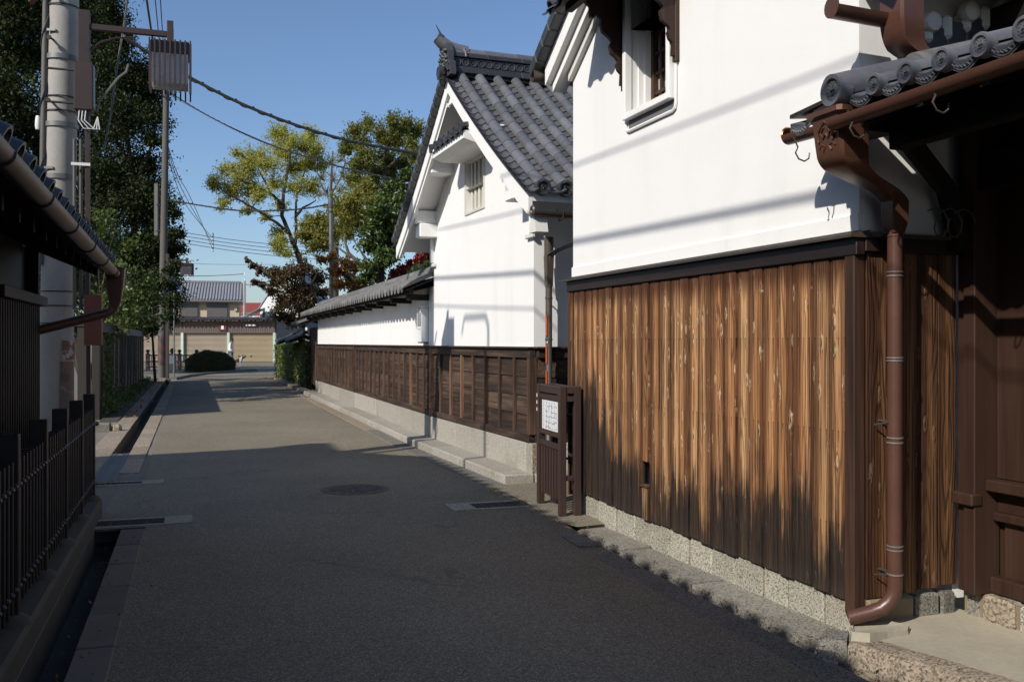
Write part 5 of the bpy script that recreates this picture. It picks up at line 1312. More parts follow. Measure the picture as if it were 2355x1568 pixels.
for k in range(4):
    a, b = cx_[k]+.101, cx_[k+1]-.101; m = MB(); vs = []; n = 24
    for j in range(n*2+1):
        z = 2.2*(j//2+(.68 if j % 2 else 0))/n; y = .16+(.0 if j % 2 else .09); vs += [(a, y, z), (b, y, z)]
    m.add(vs, [(2*j, 2*j+1, 2*j+3, 2*j+2) for j in range(2*n)])
    m.build('shutter', M['shutter'] if k == 3 else M['shutter_pink'], GA, fix=False)
MB().box(X(513, 71)-.3, X(513, 71)+.3, -.14, -.05, 2.36, 2.86, .01).build('plaque', m_plain('red brown plaque', (.10, .025, .018), .5, .15, 5), GA)
MB().box(X(513, 71)-.10, X(513, 71)+.09, -.146, -.141, 2.48, 2.74).build('plaque_panel', M['white'], GA)
MB().box(X(567, 71), X(590, 71), -.20, -.06, 2.72, 2.84, .01).build('tube_lamp', M['white'], GA)
for x in (X(548, 71), X(562, 71), X(576, 71)): MB().lathe([(0, -.0), (.06, 0), (.06, .03)], (x, .15, .45), 8, 'y').build('lock', M['steel_dark'], GA)
# two storey house behind
H2 = thing('tiled_house', 'beige two storey house with a grey ribbed tile roof behind the garages', 'house', (X(550, 82), 82, 0), R(15))
hx0, hx1 = -10.5, 0.0
XH = lambda p: (X(p, 82)-X(550, 82))*1.04
MB().box(hx0, hx1, 0, 7, 0, 5.15).build('wall', M['beige'], H2)
rfp = MB().prism([(-.55, 5.02), (-.55, 5.16), (3.5, 6.85), (7.6, 5.16), (7.6, 5.02)], hx0-.3, hx1+.25, 'x').build('roof', M['roof_grey'], H2)
rb_ = MB(); k = 0; x = hx1+.15
while x > hx0:
    rb_.arc((x, -.60, 5.15), (x, 3.45, 6.84), .075, .02, 0, PI, 5); x -= .25
stuff(rb_.build('roof_rib', M['roof_grey'], rfp))
MB().box(hx0-.3, hx1+.1, 3.3, 3.7, 6.80, 7.0, .03).build('ridge', M['roof_grey'], rfp)
MB().box(hx0-.3, hx1+.25, -.58, -.5, 4.96, 5.05).build('gutter', M['shut_grey'], H2)
for a, b, z0, z1 in ((424, 463, 3.70, 4.83), (482, 525, 3.62, 4.83), (370, 405, 3.7, 4.83)):
    w = MB().box(XH(a), XH(b), -.16, -.001, z0, z1, .01).build('window', M['shut_grey'], H2)
    MB().box(XH(a)-.03, XH(b)+.03, -.24, -.001, z1-.16, z1+.04, .01).build('shutter_box', M['shut_grey'], w)
MB().box(XH(540), XH(546), -.12, -.002, 4.2, 4.6, .02).build('wall_lamp', M['beige'], H2)
an = thing('tv_antenna', 'white television aerial on the ridge of the tiled house', 'antenna', (X(432, 85.3), 85.3, 7.0), 0)
MB().tube([(0, 0, 0), (0, 0, 1.05)], .03, 6).build('mast', M['white'], an); MB().lathe([(0, .9), (.09, .92), (.09, 1.02), (0, 1.05)], (0, 0, 0), 8).build('head', M['white'], an)
H3 = thing('red_roofed_house', 'low house with a red tiled roof far behind the garages', 'house', (0, 106, 0), 0)
MB().box(X(520, 106), X(640, 106), 0, 8, 0, 4.35).build('wall', M['white'], H3)
MB().prism([(-.5, 4.3), (-.5, 4.5), (4, 6.1), (8.5, 4.5), (8.5, 4.3)], X(515, 106), X(612, 106), 'x').build('roof', M['red_roof'], H3)
MB().box(X(515, 106), X(612, 106), -.56, -.5, 4.24, 4.42).build('gutter', M['white'], H3)
H4 = thing('white_house', 'white gabled house partly hidden by the dark red tree', 'house', (0, 96, 0), 0)
hx = X(662, 96)
MB().prism([(X(598, 96)-.0, 0), (X(735, 96), 0), (X(735, 96), 4.9), (hx, 9.2), (X(598, 96), 4.9)], 0, 9, 'y').build('wall', M['white'], H4)
MB().prism([(X(592, 96), 4.7), (hx, 9.25), (X(741, 96), 4.7), (X(741, 96), 4.85), (hx, 9.42), (X(592, 96), 4.85)], -.05, 9.3, 'y').build('roof', M['roof_grey'], H4)
for a, b, z0, z1 in ((604, 609, 3.6, 5.0), (620, 634, 3.6, 4.9)):
    w = MB().box(X(a, 96), X(b, 96), -.04, -.001, z0, z1).build('window', M['shut_grey'], H4); MB().box(X(a, 96)+.06, X(b, 96)-.06, -.05, -.041, z0+.1, z1-.1).build('pane', M['glass'], w)
MB().box(X(596, 96), X(640, 96), -1.4, -.1, 3.25, 3.4).build('balcony', M['shut_grey'], H4)
for k in range(9): MB().box(X(597+5*k, 96), X(597.8+5*k, 96), -1.4, -1.36, 3.4, 4.1).build('baluster', M['shut_grey'], H4)
MB().prism([(X(573, 95), 4.1), (X(604, 95), 4.8), (X(604, 95), 4.86), (X(573, 95), 4.16)], -2.5, -.2, 'y').build('awning', M['roof_grey'], H4)
H5 = thing('grey_house', 'dark grey rendered house with one sash window right of the garages', 'house', (0, 86, 0), 0)
MB().prism([(X(632, 86), 0), (X(712, 86), 0), (X(712, 86), 1.8), (X(696, 86), 3.7), (X(632, 86), 3.9)], 0, 7, 'y').build('wall', M['grey_wall'], H5)
w = MB().box(X(641, 86), X(691, 86), -.08, -.001, 1.35, 2.33, .01).build('window', M['steel'], H5)
MB().box(X(640, 86), X(692, 86), -.30, -.001, 2.33, 2.60, .01).build('shutter_box', M['shutter_pink'], w)
for a, b in ((643, 666), (667, 689)): MB().box(X(a, 86), X(b, 86), -.09, -.081, 1.42, 2.28).build('pane', M['glass'], w)
MB().box(X(674, 86), X(687, 86), -.096, -.091, 1.5, 2.0).build('blind', M['shutter'], w)
MB().box(X(703, 86), X(707, 86), -.1, -.001, 2.6, 2.85).build('vent_cap', M['white'], H5)
# mesh gate
MG = thing('mesh_gate', 'pale green wire mesh gate standing open beside the garages', 'gate', (0, 67, 0), 0)
gx0, gx1, gx2 = X(641, 67), X(656, 64), X(693, 67)
for x, y in ((gx0, .6), (gx1, -2.6), (gx2, -.5)): MB().tube([(x, y, 0), (x, y, 1.45)], .035, 8).build('post', M['pale_green'], MG)
for (xa, ya), (xb, yb) in (((gx0, .6), (gx1, -2.6)), ((gx1, -2.6), (gx2, -.5))):
    for z in (.08, 1.42): MB().tube([(xa, ya, z), (xb, yb, z)], .026, 6).build('rail', M['pale_green'], MG)
    m = MB()
    for k in range(1, 24): m.tube([(lerp(xa, xb, k/24), lerp(ya, yb, k/24), .1), (lerp(xa, xb, k/24), lerp(ya, yb, k/24), 1.4)], .004, 3, cap=False)
    for k in range(1, 12): m.tube([(xa, ya, .1+.11*k), (xb, yb, .1+.11*k)], .004, 3, cap=False)
    stuff(m.build('mesh', M['pale_green'], MG, fix=False))
for z in (.55, .75, .3):
    pass
bn = thing('storage_bin', 'blue plastic storage bin behind the mesh gate', 'bin', (X(648, 72), 72, 0), 0)
MB().box(-.45, .45, -.3, .3, 0, .95, .03).build('body', m_plain('bin blue', (.06, .16, .25), .5, .1, 3), bn); MB().box(-.5, .5, -.34, .34, .951, 1.05, .03).build('lid', m_plain('bin lid', (.25, .30, .33), .5, .1, 3), bn)
# bridge railing by the bush
BR = thing('bridge_railing', 'brown wooden railing with capped posts behind the rounded bush', 'railing', (0, 49, 0), 0)
bx = [X(p, 49) for p in (340, 374, 413, 452)]
for x in bx:
    MB().box(x-.09, x+.09, -.09, .09, 0, .92, .01).build('post', M['brown_metal'], BR)
    MB().lathe([(.06, .92), (.06, .98), (.10, 1.02), (.10, 1.08), (.04, 1.12), (0, 1.13)], (x, 0, 0), 10).build('cap', M['brown_dark'], BR)
for z in (.82, .50, .22): MB().box(bx[0], bx[-1], -.04, .04, z-.035, z+.035, .005).build('rail', M['brown_metal'], BR)
for k in range(14): MB().box(bx[0]+.2+.18*k-.015, bx[0]+.2+.18*k+.015, -.02, .02, .22, .82).build('baluster', M['brown_metal'], BR)
NP = thing('bollard', 'pale stone bridge pillar with a bronze cap left of the bush', 'bollard', (X(397, 46.5), 46.5, 0), 0)
MB().box(-.15, .15, -.15, .15, 0, .95, .02).build('shaft', M['granite_grey'], NP)
MB().box(-.12, .12, -.165, -.151, .45, .85, .004).build('plate', M['white'], NP)
MB().lathe([(.09, .95), (.09, 1.0), (.13, 1.05), (.12, 1.14), (.05, 1.20), (0, 1.22)], (0, 0, 0), 12).build('cap', M['brown_dark'], NP)
# small roofed gate past the end of the long wall
SGt = thing('garden_gate', 'small garden gate with two little tiled roofs past the long wall', 'gate', rw(29.6, 3.9, 0), RA)
for x, y in ((-.2, .2), (1.1, .15)): MB().box(x-.07, x+.07, y-.07, y+.07, 0, 1.9, .008).build('post', M['batten'], SGt)
def little_roof(x0, x1, zc_, w, yc, nm='roof'):
    r_ = MB().prism([(yc+w, zc_-.20), (yc, zc_), (yc-w, zc_-.20), (yc-w, zc_-.27), (yc, zc_-.07), (yc+w, zc_-.27)], x0, x1, 'x').build(nm, M['beam'], SGt)
    n = int((x1-x0)/.22)
    for k in range(n+1):
        x = x0+.03+(x1-x0-.06)*k/n
        MB().arc((x, yc+w+.03, zc_-.18), (x, yc, zc_+.02), .06, .015, 0, PI, 6).build('cover_tile', M['tile_flat'], r_)
    for k in range(n):
        x = x0+.03+(x1-x0-.06)*(k+.5)/n; m = MB(); vs = []
        for y, z in ((yc+w+.04, zc_-.19), (yc, zc_+.01)):
            for t in (0, -.02):
                for j in range(4): vs.append((x-.06+j*.04, y, z+t))
        m.add(vs, [(j, j+1, 9+j, 8+j) for j in range(3)]+[(j, j+1, 5+j, 4+j) for j in range(3)]); m.build('pan_tile', M['tile_flat'], r_)
    MB().arc((x0-.02, yc, zc_+.03), (x1+.02, yc, zc_+.03), .09, .02, 0, PI, 8).build('ridge_tile', M['tile_flat'], r_)
little_roof(-1.2, 1.0, 2.24, .55, .35); little_roof(.9, 2.1, 1.74, .5, .5); little_roof(2.2, 3.4, 1.70, .5, .7)
MB().box(-1.0, 1.0, .30, .36, .2, 1.95, .004).build('door', M['batten'], SGt)
for k in range(3): MB().box(1.1+.75*k, 1.7+.75*k, .5, .55, .2, 1.5, .004).build('board', M['batten_pale'], SGt)
MB().lathe([(.10, 1.70), (.13, 1.76), (.12, 1.92), (.05, 1.98), (0, 1.99)], (2.15, .55, 0), 10).build('finial', M['tile_flat'], SGt)
# ================================================================== FOLIAGE
rng = np.random.default_rng(5)
def leaf_mesh(name, cen, size, mat, parent, aspect=.5, up=.35, fold=.18):
    n = len(cen); cen = np.asarray(cen, dtype=np.float64)
    d = rng.normal(size=(n, 3)); d[:, 2] -= .25; d /= np.linalg.norm(d, axis=1)[:, None]
    nr = rng.normal(size=(n, 3)); nr[:, 2] += up*2; nr -= d*np.sum(nr*d, axis=1)[:, None]; nr /= np.linalg.norm(nr, axis=1)[:, None]
    sd_ = np.cross(d, nr); L = size*rng.uniform(.65, 1.3, size=(n, 1)); W = L*aspect
    v = np.empty((n, 4, 3))
    v[:, 0] = cen-d*L*.5; v[:, 1] = cen+sd_*W*.5+nr*L*fold*.5-d*L*.08; v[:, 2] = cen+d*L*.5; v[:, 3] = cen-sd_*W*.5+nr*L*fold*.5-d*L*.08
    f = (np.arange(n)[:, None]*4+np.array([0, 1, 2, 0, 2, 3])[None, :]).reshape(-1)
    me = bpy.data.meshes.new(name)
    me.vertices.add(n*4); me.vertices.foreach_set('co', v.reshape(-1))
    me.loops.add(n*6); me.loops.foreach_set('vertex_index', f)
    me.polygons.add(n*2); me.polygons.foreach_set('loop_start', np.arange(0, n*6, 3))
    me.materials.append(mat); me.update(calc_edges=True); me.validate()
    return link(name, me, parent)
def bez(a, b, c, n): return [a*(1-t)**2+b*2*t*(1-t)+c*t*t for t in [k/n for k in range(n+1)]]
def tree(name, label, cat, base, limbs, clumps, r0, nleaf, size, mat, bark, ntwig=9, group=None, aspect=.5, spread=.34, twig_r=.010, gap=0.0, up=.35, fine=True):
    """limbs: polylines of world points, the first is the trunk; clumps: (centre, radius) world"""
    T = thing(name, label, cat, base, 0, group); B_ = Vector(base); mb = MB(); pts = []
    for i, L in enumerate(limbs):
        P = [Vector(p)-B_ for p in L]; q = []
        for a, b in zip(P[:-1], P[1:]):
            for k in range(4): q.append(a.lerp(b, k/4)+Vector([random.uniform(-.04, .04) for _ in range(3)])*(r0*2))
        q.append(P[-1]); m = len(q); ra = r0*(1 if i == 0 else .5)
        rs = [lerp(ra, ra*.28, k/(m-1)) for k in range(m)]
        mb.tube(q, rs, 8); pts += list(zip(q, rs))
    leaves = []; rmean = sum(r for _, r in clumps)/len(clumps)
    for c, rad in clumps:
        c = Vector(c)-B_
        best = min(pts, key=lambda pr: (pr[0]-c).length+max(0, pr[0].z-c.z)*1.5)
        s = best[0]; e = c-Vector((0, 0, rad*.35)); mid = s.lerp(e, .5)+Vector((random.uniform(-.25, .25), random.uniform(-.25, .25), random.uniform(-.05, .3)))*(e-s).length*.5
        path = bez(s, mid, e, 6); rr = min(best[1]*.6, .022+rad*.018)
        mb.tube(path, [lerp(rr, .012, k/6) for k in range(7)], 5)
        for k in range(ntwig):
            u = Vector([random.gauss(0, 1) for _ in range(3)]); u.normalize(); tgt = c+u*rad*random.uniform(.30, 1.22)
            s2 = path[random.randint(3, 6)]; m2 = s2.lerp(tgt, .5)+Vector((0, 0, random.uniform(0, .25)*rad))
            tw = bez(s2, m2, tgt, 3); mb.tube(tw, [twig_r*1.5, twig_r*1.1, twig_r*.8, twig_r*.4], 3, cap=False)
            nl = int(nleaf*random.uniform(.5, 1.4)/ntwig*min(1.6, (rad/rmean)**1.6))
            if random.random() < gap: nl = int(nl*.15)
            along = np.array([tw[min(3, int(random.uniform(1.2, 4)))] for _ in range(max(nl, 1))])
            leaves.append(along+rng.normal(size=(max(nl, 1), 3))*rad*spread*np.array([1, 1, .75]))
    stem = mb.build('trunk', bark, T, fix=False)
    lm = leaf_mesh('crown', np.concatenate(leaves), size, mat, T, aspect, up)
    return T
def zp(x, y, Y): return at((650+x/2.0906)*.67848, (350+y/2.0906)*.67848, Y)
def zcl(lst, Y, jit=1.6, k=1.0):
    out = []
    for x, y, r in lst:
        Yj = Y+random.uniform(-jit, jit); out.append((zp(x, y, Yj), k*r/2.0906*.67848/F*Yj))
    return out
def pcl(lst, Y, jit=2.0):
    out = []
    for x, y, r in lst:
        Yj = Y+random.uniform(-jit, jit); out.append((at(x, y, Yj), r/F*Yj))
    return out
M['lf_dark'] = m_leaf('dark evergreen leaf', [(.010, .018, .007), (.020, .032, .010), (.034, .048, .015), (.058, .070, .026)], .14, .6, .15)
M['lf_ever'] = m_leaf('broad evergreen leaf', [(.035, .060, .014), (.070, .110, .025), (.11, .15, .036)], .3, .38)
M['lf_shrub'] = m_leaf('bright shrub leaf', [(.055, .085, .020), (.085, .120, .028), (.13, .155, .045)], .35, .45)
M['lf_yel'] = m_leaf('yellowing leaf', [(.28, .29, .075), (.44, .41, .085), (.34, .36, .11), (.52, .45, .10)], .5, .5)
M['lf_olive'] = m_leaf('olive leaf', [(.095, .120, .030), (.15, .165, .040), (.25, .23, .05), (.12, .145, .038)], .45, .5)
M['lf_mid'] = m_leaf('turning leaf', [(.13, .15, .032), (.23, .24, .048), (.33, .29, .055), (.16, .18, .036), (.26, .17, .04)], .45, .5)
M['lf_wine'] = m_leaf('wine dark leaf', [(.045, .022, .014), (.085, .030, .020), (.11, .045, .022), (.075, .085, .026), (.11, .115, .034)], .3, .45)
M['lf_orange'] = m_leaf('orange leaf', [(.30, .10, .03), (.38, .15, .04), (.22, .12, .03), (.16, .14, .03)], .4, .5)
M['lf_red'] = m_leaf('red maple leaf', [(.25, .028, .022), (.32, .045, .03), (.16, .025, .02)], .35, .5)
M['lf_pine'] = m_leaf('pine needle', [(.04, .075, .018), (.075, .115, .028)], .2, .5)
M['lf_hedge'] = m_leaf('glossy hedge leaf', [(.045, .075, .018), (.085, .125, .028), (.14, .175, .048), (.22, .23, .085)], .25, .33)
M['lf_bush'] = m_leaf('clipped bush leaf', [(.028, .036, .014), (.050, .060, .020), (.075, .076, .028)], .25, .6)
random.seed(101)
G1 = 'evergreen trees on the left'
tree('evergreen_tree', 'huge dark evergreen at the far left rising behind the concrete pole', 'tree', (-10.6, 24.0, 0),
     [[(-10.6, 24, 0), at(100, 560, 24), at(95, 330, 24), at(110, 150, 24), at(120, -100, 24)], [at(97, 380, 24), at(40, 230, 24), at(10, 60, 24)], [at(97, 330, 24), at(170, 200, 24.5), at(215, 40, 25)]],
     pcl([(-60, 0, 100), (0, 40, 80), (60, 30, 80), (130, 40, 70), (30, 130, 80), (90, 110, 60), (-40, 200, 90), (20, 220, 70), (30, 300, 70), (80, 290, 50), (-40, 340, 80), (40, 390, 70), (90, 420, 50), (10, 470, 80), (60, 510, 70), (110, 540, 60), (150, 330, 45), (200, 60, 50), (160, 130, 50), (30, 600, 80), (100, 640, 70), (0, -80, 110), (110, -90, 110), (220, -60, 70), (150, 610, 50), (-150, 60, 120), (-160, 250, 120), (-260, 0, 130), (-280, 200, 130), (-380, 100, 130), (-400, 300, 120), (-200, -150, 130), (-330, -120, 130)], 24, 2.2),  # leftmost crown added out of view to shade the trees beyond
     .22, 3000, .12, M['lf_dark'], M['bark_dark'], 16, G1, .5, .30, .010, 0, .8)
tree('evergreen_tree', 'massive dark evergreen between the two concrete poles on the left', 'tree', (-17.9, 45.0, 0),
     [[(-17.9, 45, 0), at(310, 560, 45), at(300, 380, 45), at(280, 180, 45), at(250, -40, 45)], [at(305, 450, 45), at(350, 330, 45), at(362, 250, 45)], [at(300, 380, 45), at(230, 260, 45), at(210, 120, 45)]],
     pcl([(205, 0, 80), (255, 20, 42), (225, 90, 85), (285, 80, 42), (200, 190, 90), (270, 180, 75), (325, 165, 42), (345, 220, 40), (355, 270, 36), (230, 290, 90), (300, 270, 65), (350, 310, 32), (190, 390, 90), (270, 380, 80), (325, 380, 48), (345, 440, 46), (220, 480, 90), (300, 470, 70), (360, 500, 42), (398, 545, 22), (385, 580, 30), (180, 580, 80), (260, 570, 85), (335, 570, 60), (372, 640, 34), (300, 650, 70), (345, 690, 44), (230, 670, 80), (290, 735, 50), (372, 735, 26), (390, 690, 20), (385, 470, 28), (410, 490, 16), (398, 560, 30), (402, 620, 30), (396, 680, 36), (350, 600, 50), (360, 700, 45), (385, 735, 30), (340, 640, 50), (412, 540, 16), (330, 560, 50)], 45, 2.4),
     .20, 3200, .16, M['lf_dark'], M['bark_dark'], 14, G1, .5, .30, .010, 0, .8)
tree('evergreen_tree', 'dark evergreen mass rising behind the tall panel fence', 'tree', (-21.0, 47.5, 0),
     [[(-20.9, 47.5, 0), at(225, 640, 47.5), at(220, 400, 47.5), at(200, 100, 47.5)]],
     pcl([(140, 420, 90), (140, 560, 90), (200, 640, 80), (150, 700, 80), (250, 720, 60), (160, 250, 90), (240, 430, 80), (320, 730, 40), (140, 100, 90), (250, 250, 80), (250, 100, 60)], 48, 1.8),
     .3, 1800, .19, M['lf_dark'], M['bark_dark'], 10, G1, .5, .32)
tree('shrub', 'bright leafy shrub with long shoots spilling over the panel fence', 'shrub', at(235, 900, 22.5)*1.0,
     [[at(235, 900, 22.5), at(235, 760, 22.5), at(225, 600, 22.5)], [at(232, 680, 22.5), at(250, 580, 22.3), at(268, 520, 22), at(296, 478, 22)], [at(240, 720, 22.5), at(290, 650, 22.2), at(330, 590, 22), at(365, 555, 22)]],
     pcl([(232, 500, 24), (226, 545, 26), (250, 530, 20), (262, 575, 24), (300, 560, 20), (238, 590, 28), (275, 620, 26), (310, 640, 30), (270, 670, 34), (315, 690, 34), (240, 700, 36), (280, 735, 34), (330, 730, 26), (355, 690, 24), (225, 650, 26), (340, 650, 20), (365, 730, 20)], 22.3, .8),
     .035, 190, .115, M['lf_shrub'], M['bark_dark'], 7, None, .55, .42, .006)
tree('shrub', 'dark leafy shrub crowding the far end of the panel fence', 'shrub', (-13.3, 35.2, 0),
     [[(-13.3, 35.2, 0), at(350, 760, 35.2), at(352, 660, 35.2)]],
     pcl([(335, 690, 34), (350, 650, 24), (392, 690, 18), (396, 655, 16), (350, 740, 26), (320, 740, 30), (388, 730, 14), (300, 750, 26), (400, 610, 14)], 35.2, .8), .06, 900, .11, M['lf_dark'], M['bark_dark'], 8, None, .5, .36, .006)
random.seed(102)
G2 = 'autumn trees beyond the long wall'
Z = lambda *p: [zp(x, y, Y) for x, y, Y in p]
T1 = zp(780, 1180, 46); 
tree('autumn_tree', 'tall open yellow green tree with a forked pale trunk beyond the wall', 'tree', (T1.x, 46, 0),
     [[(T1.x, 46, 0)]+Z((780, 1180, 46), (755, 1080, 46), (735, 1030, 46), (700, 940, 46), (640, 800, 46), (650, 640, 46), (690, 430, 46), (700, 260, 46)),
      Z((700, 940, 46), (620, 860, 45.5), (500, 780, 45), (360, 700, 44.6), (210, 610, 44.2), (150, 520, 44)), Z((735, 1000, 46), (740, 880, 46.5), (735, 780, 46.6), (745, 640, 47), (800, 480, 47.4), (850, 330, 47.6)),
      Z((645, 720, 46), (560, 640, 45.6), (500, 520, 45.2), (450, 420, 45)), Z((735, 800, 46.5), (790, 740, 46.6), (880, 690, 46.8)), Z((560, 640, 45.6), (430, 580, 45), (330, 540, 44.5))],
     zcl([(590, 215, 55), (640, 190, 40), (700, 270, 75), (840, 230, 60), (880, 320, 65), (800, 300, 60), (460, 375, 75), (385, 420, 75), (540, 420, 70), (330, 520, 80), (215, 460, 50), (160, 570, 55), (420, 590, 80), (270, 610, 70), (215, 710, 45), (480, 640, 60), (600, 560, 65), (720, 440, 70), (830, 420, 70), (620, 720, 50), (390, 760, 38), (520, 800, 36), (760, 600, 65), (840, 570, 60), (310, 350, 30), (640, 330, 70), (920, 430, 50), (600, 920, 45), (590, 1010, 42), (650, 1060, 45), (640, 970, 45)], 46, 1.9, 1.42),
     .17, 1500, .105, M['lf_yel'], M['bark_dark'], 40, G2, .5, .16, .007, .2)
T2 = zp(1330, 900, 52)
tree('autumn_tree', 'tall olive green tree rising highest behind the gabled storehouse', 'tree', (T2.x, 52, 0),
     [[(T2.x, 52, 0)]+Z((1330, 900, 52), (1320, 700, 52), (1320, 500, 52), (1400, 280, 52)), Z((1320, 600, 52), (1220, 440, 52), (1170, 320, 52)), Z((1320, 520, 52), (1480, 380, 52), (1560, 240, 52))],
     zcl([(1250, 150, 60), (1150, 190, 55), (1430, 120, 60), (1500, 165, 75), (1590, 200, 75), (1340, 230, 85), (1450, 270, 90), (1570, 330, 80), (1200, 270, 70), (1100, 290, 55), (1250, 370, 80), (1390, 390, 90), (1520, 440, 80), (1170, 430, 65), (1280, 500, 85), (1420, 520, 80), (1150, 540, 70), (1080, 340, 35), (1240, 610, 80), (1380, 620, 80)], 52, 2.2, 1.2),
     .22, 2300, .135, M['lf_olive'], M['bark_dark'], 40, G2, .5, .17, .009, .15)
tree('autumn_tree', 'yellow leaved tree behind the slim grey pole', 'tree', (zp(1020, 1000, 40).x, 40, 0),
     [[(zp(1020, 1000, 40).x, 40, 0)]+Z((1020, 1000, 40), (1060, 850, 40), (1110, 680, 40)), Z((1040, 930, 40), (920, 850, 40), (850, 800, 40)), Z((1050, 880, 40), (1180, 760, 40), (1230, 650, 40))],
     zcl([(1080, 690, 75), (1180, 640, 70), (1120, 790, 85), (1010, 760, 65), (900, 840, 80), (1200, 760, 80), (820, 860, 65), (1000, 880, 80), (1110, 900, 80), (1240, 570, 55), (900, 930, 70), (780, 930, 55), (1220, 860, 70), (960, 990, 70), (850, 1010, 60), (1300, 700, 60)], 40, 1.8, 1.2),
     .15, 1700, .11, M['lf_mid'], M['bark_dark'], 34, G2, .5, .18, .007, .15)
tree('bare_tree', 'nearly leafless grey tree between the yellow tree and the olive tree', 'tree', (zp(1000, 900, 56).x, 56, 0),
     [[(zp(1000, 900, 56).x, 56, 0)]+Z((1000, 900, 56), (985, 700, 56), (990, 500, 56), (1000, 340, 56)), Z((985, 700, 56), (920, 580, 56), (890, 480, 56)), Z((985, 650, 56), (1060, 520, 56), (1090, 400, 56))],
     zcl([(980, 400, 70), (1040, 390, 60), (930, 520, 65), (1000, 520, 70), (1080, 500, 60), (960, 620, 65), (1060, 610, 60), (900, 640, 50)], 56, 1.5, 1.25), .14, 90, .12, M['lf_yel'], M['bark'], 44, G2, .5, .25, .011)
tree('broadleaf_tree', 'deep green broadleaf tree close behind the tiled coping of the long wall', 'tree', (zp(1330, 1200, 27).x, 27, 0),
     [[(zp(1330, 1200, 27).x, 27, 0)]+Z((1340, 1200, 27), (1370, 1000, 27), (1400, 800, 27), (1450, 600, 27)), Z((1370, 1000, 27), (1290, 900, 27), (1240, 760, 27))],
     zcl([(1450, 600, 65), (1530, 500, 45), (1380, 680, 75), (1480, 700, 75), (1330, 780, 75), (1430, 830, 80), (1300, 890, 75), (1400, 950, 80), (1280, 1010, 75), (1350, 1090, 75), (1250, 1150, 65), (1410, 1080, 65), (1300, 1220, 55), (1500, 850, 60), (1210, 1230, 40), (1480, 1000, 60), (1520, 600, 50)], 27, .9),
     .12, 1000, .135, M['lf_ever'], M['bark_dark'], 10, G2, .42, .33, .007)
random.seed(103)
tree('maple_tree', 'wine red maple hanging over the end of the long wall', 'tree', (zp(770, 1500, 36).x, 36, 0),
     [[(zp(770, 1500, 36).x, 36, 0)]+Z((770, 1500, 36), (740, 1350, 36), (690, 1230, 36)), Z((740, 1370, 36), (620, 1280, 36), (500, 1180, 36), (385, 1100, 36)), Z((750, 1400, 36), (850, 1280, 36), (900, 1180, 36)), Z((620, 1300, 36), (510, 1280, 36), (425, 1290, 36))],
     zcl([(395, 1110, 22), (430, 1150, 28), (480, 1185, 36), (540, 1200, 36), (600, 1250, 65), (690, 1190, 75), (800, 1170, 75), (700, 1310, 90), (820, 1320, 90), (900, 1230, 70), (640, 1410, 75), (760, 1430, 85), (860, 1400, 55), (445, 1270, 26), (500, 1290, 34), (610, 1500, 50), (690, 1530, 55), (560, 1330, 45), (780, 1540, 45), (930, 1330, 50), (590, 1180, 35)], 36, 1.3, 1.12),
     .11, 850, .105, M['lf_wine'], M['bark_dark'], 26, G2, .6, .19, .006, .12)
tree('maple_tree', 'orange leaved tree with pale bare limbs behind the coping', 'tree', (zp(1270, 1240, 33).x, 33, 0),
     [[(zp(1270, 1240, 33).x, 33, 0)]+Z((1270, 1240, 33), (1205, 1150, 33), (1110, 1060, 33), (1080, 960, 33), (1090, 930, 33)), Z((1205, 1320, 32.6), (1130, 1230, 32.6), (1060, 1150, 32.6), (1010, 1010, 32.6)), Z((1160, 1110, 33), (1060, 1040, 33), (1000, 990, 33)), Z((1240, 1110, 33), (1180, 1020, 33), (1130, 940, 33))],
     zcl([(905, 1105, 36), (990, 1090, 44), (1090, 1130, 50), (1040, 1190, 55), (1160, 1160, 50), (1120, 1250, 60), (1040, 1280, 44), (1190, 1290, 48), (1000, 1170, 36), (1140, 1320, 50)], 33, .9),
     .10, 420, .13, M['lf_orange'], M['bark'], 14, G2, .5, .32, .006)
tree('maple_tree', 'bright red maple peeping over the coping beside the gabled storehouse', 'tree', (zp(1600, 1180, 27.5).x, 27.5, 0),
     [[(zp(1600, 1180, 27.5).x, 27.5, 0)]+Z((1600, 1180, 27.5), (1600, 1120, 27.5)), Z((1600, 1180, 27.5), (1500, 1200, 27))],
     zcl([(1620, 1095, 36), (1675, 1085, 36), (1560, 1135, 30), (1700, 1130, 30), (1450, 1200, 40), (1500, 1190, 36), (1420, 1240, 30), (1650, 1130, 36)], 27.3, .6),
     .06, 420, .085, M['lf_red'], M['bark_dark'], 8, G2, .8, .36, .005)
tree('pine_tree', 'fresh green pine tuft just above the coping by the gabled storehouse', 'tree', (zp(1620, 1200, 25).x, 25, 0),
     [[(zp(1620, 1200, 25).x, 25, 0)]+Z((1620, 1200, 25), (1630, 1160, 25))],
     zcl([(1600, 1180, 34), (1660, 1160, 36), (1560, 1195, 28), (1700, 1160, 30), (1640, 1200, 36)], 25, .4), .05, 900, .10, M['lf_pine'], M['bark_dark'], 10, G2, .12, .34, .004)
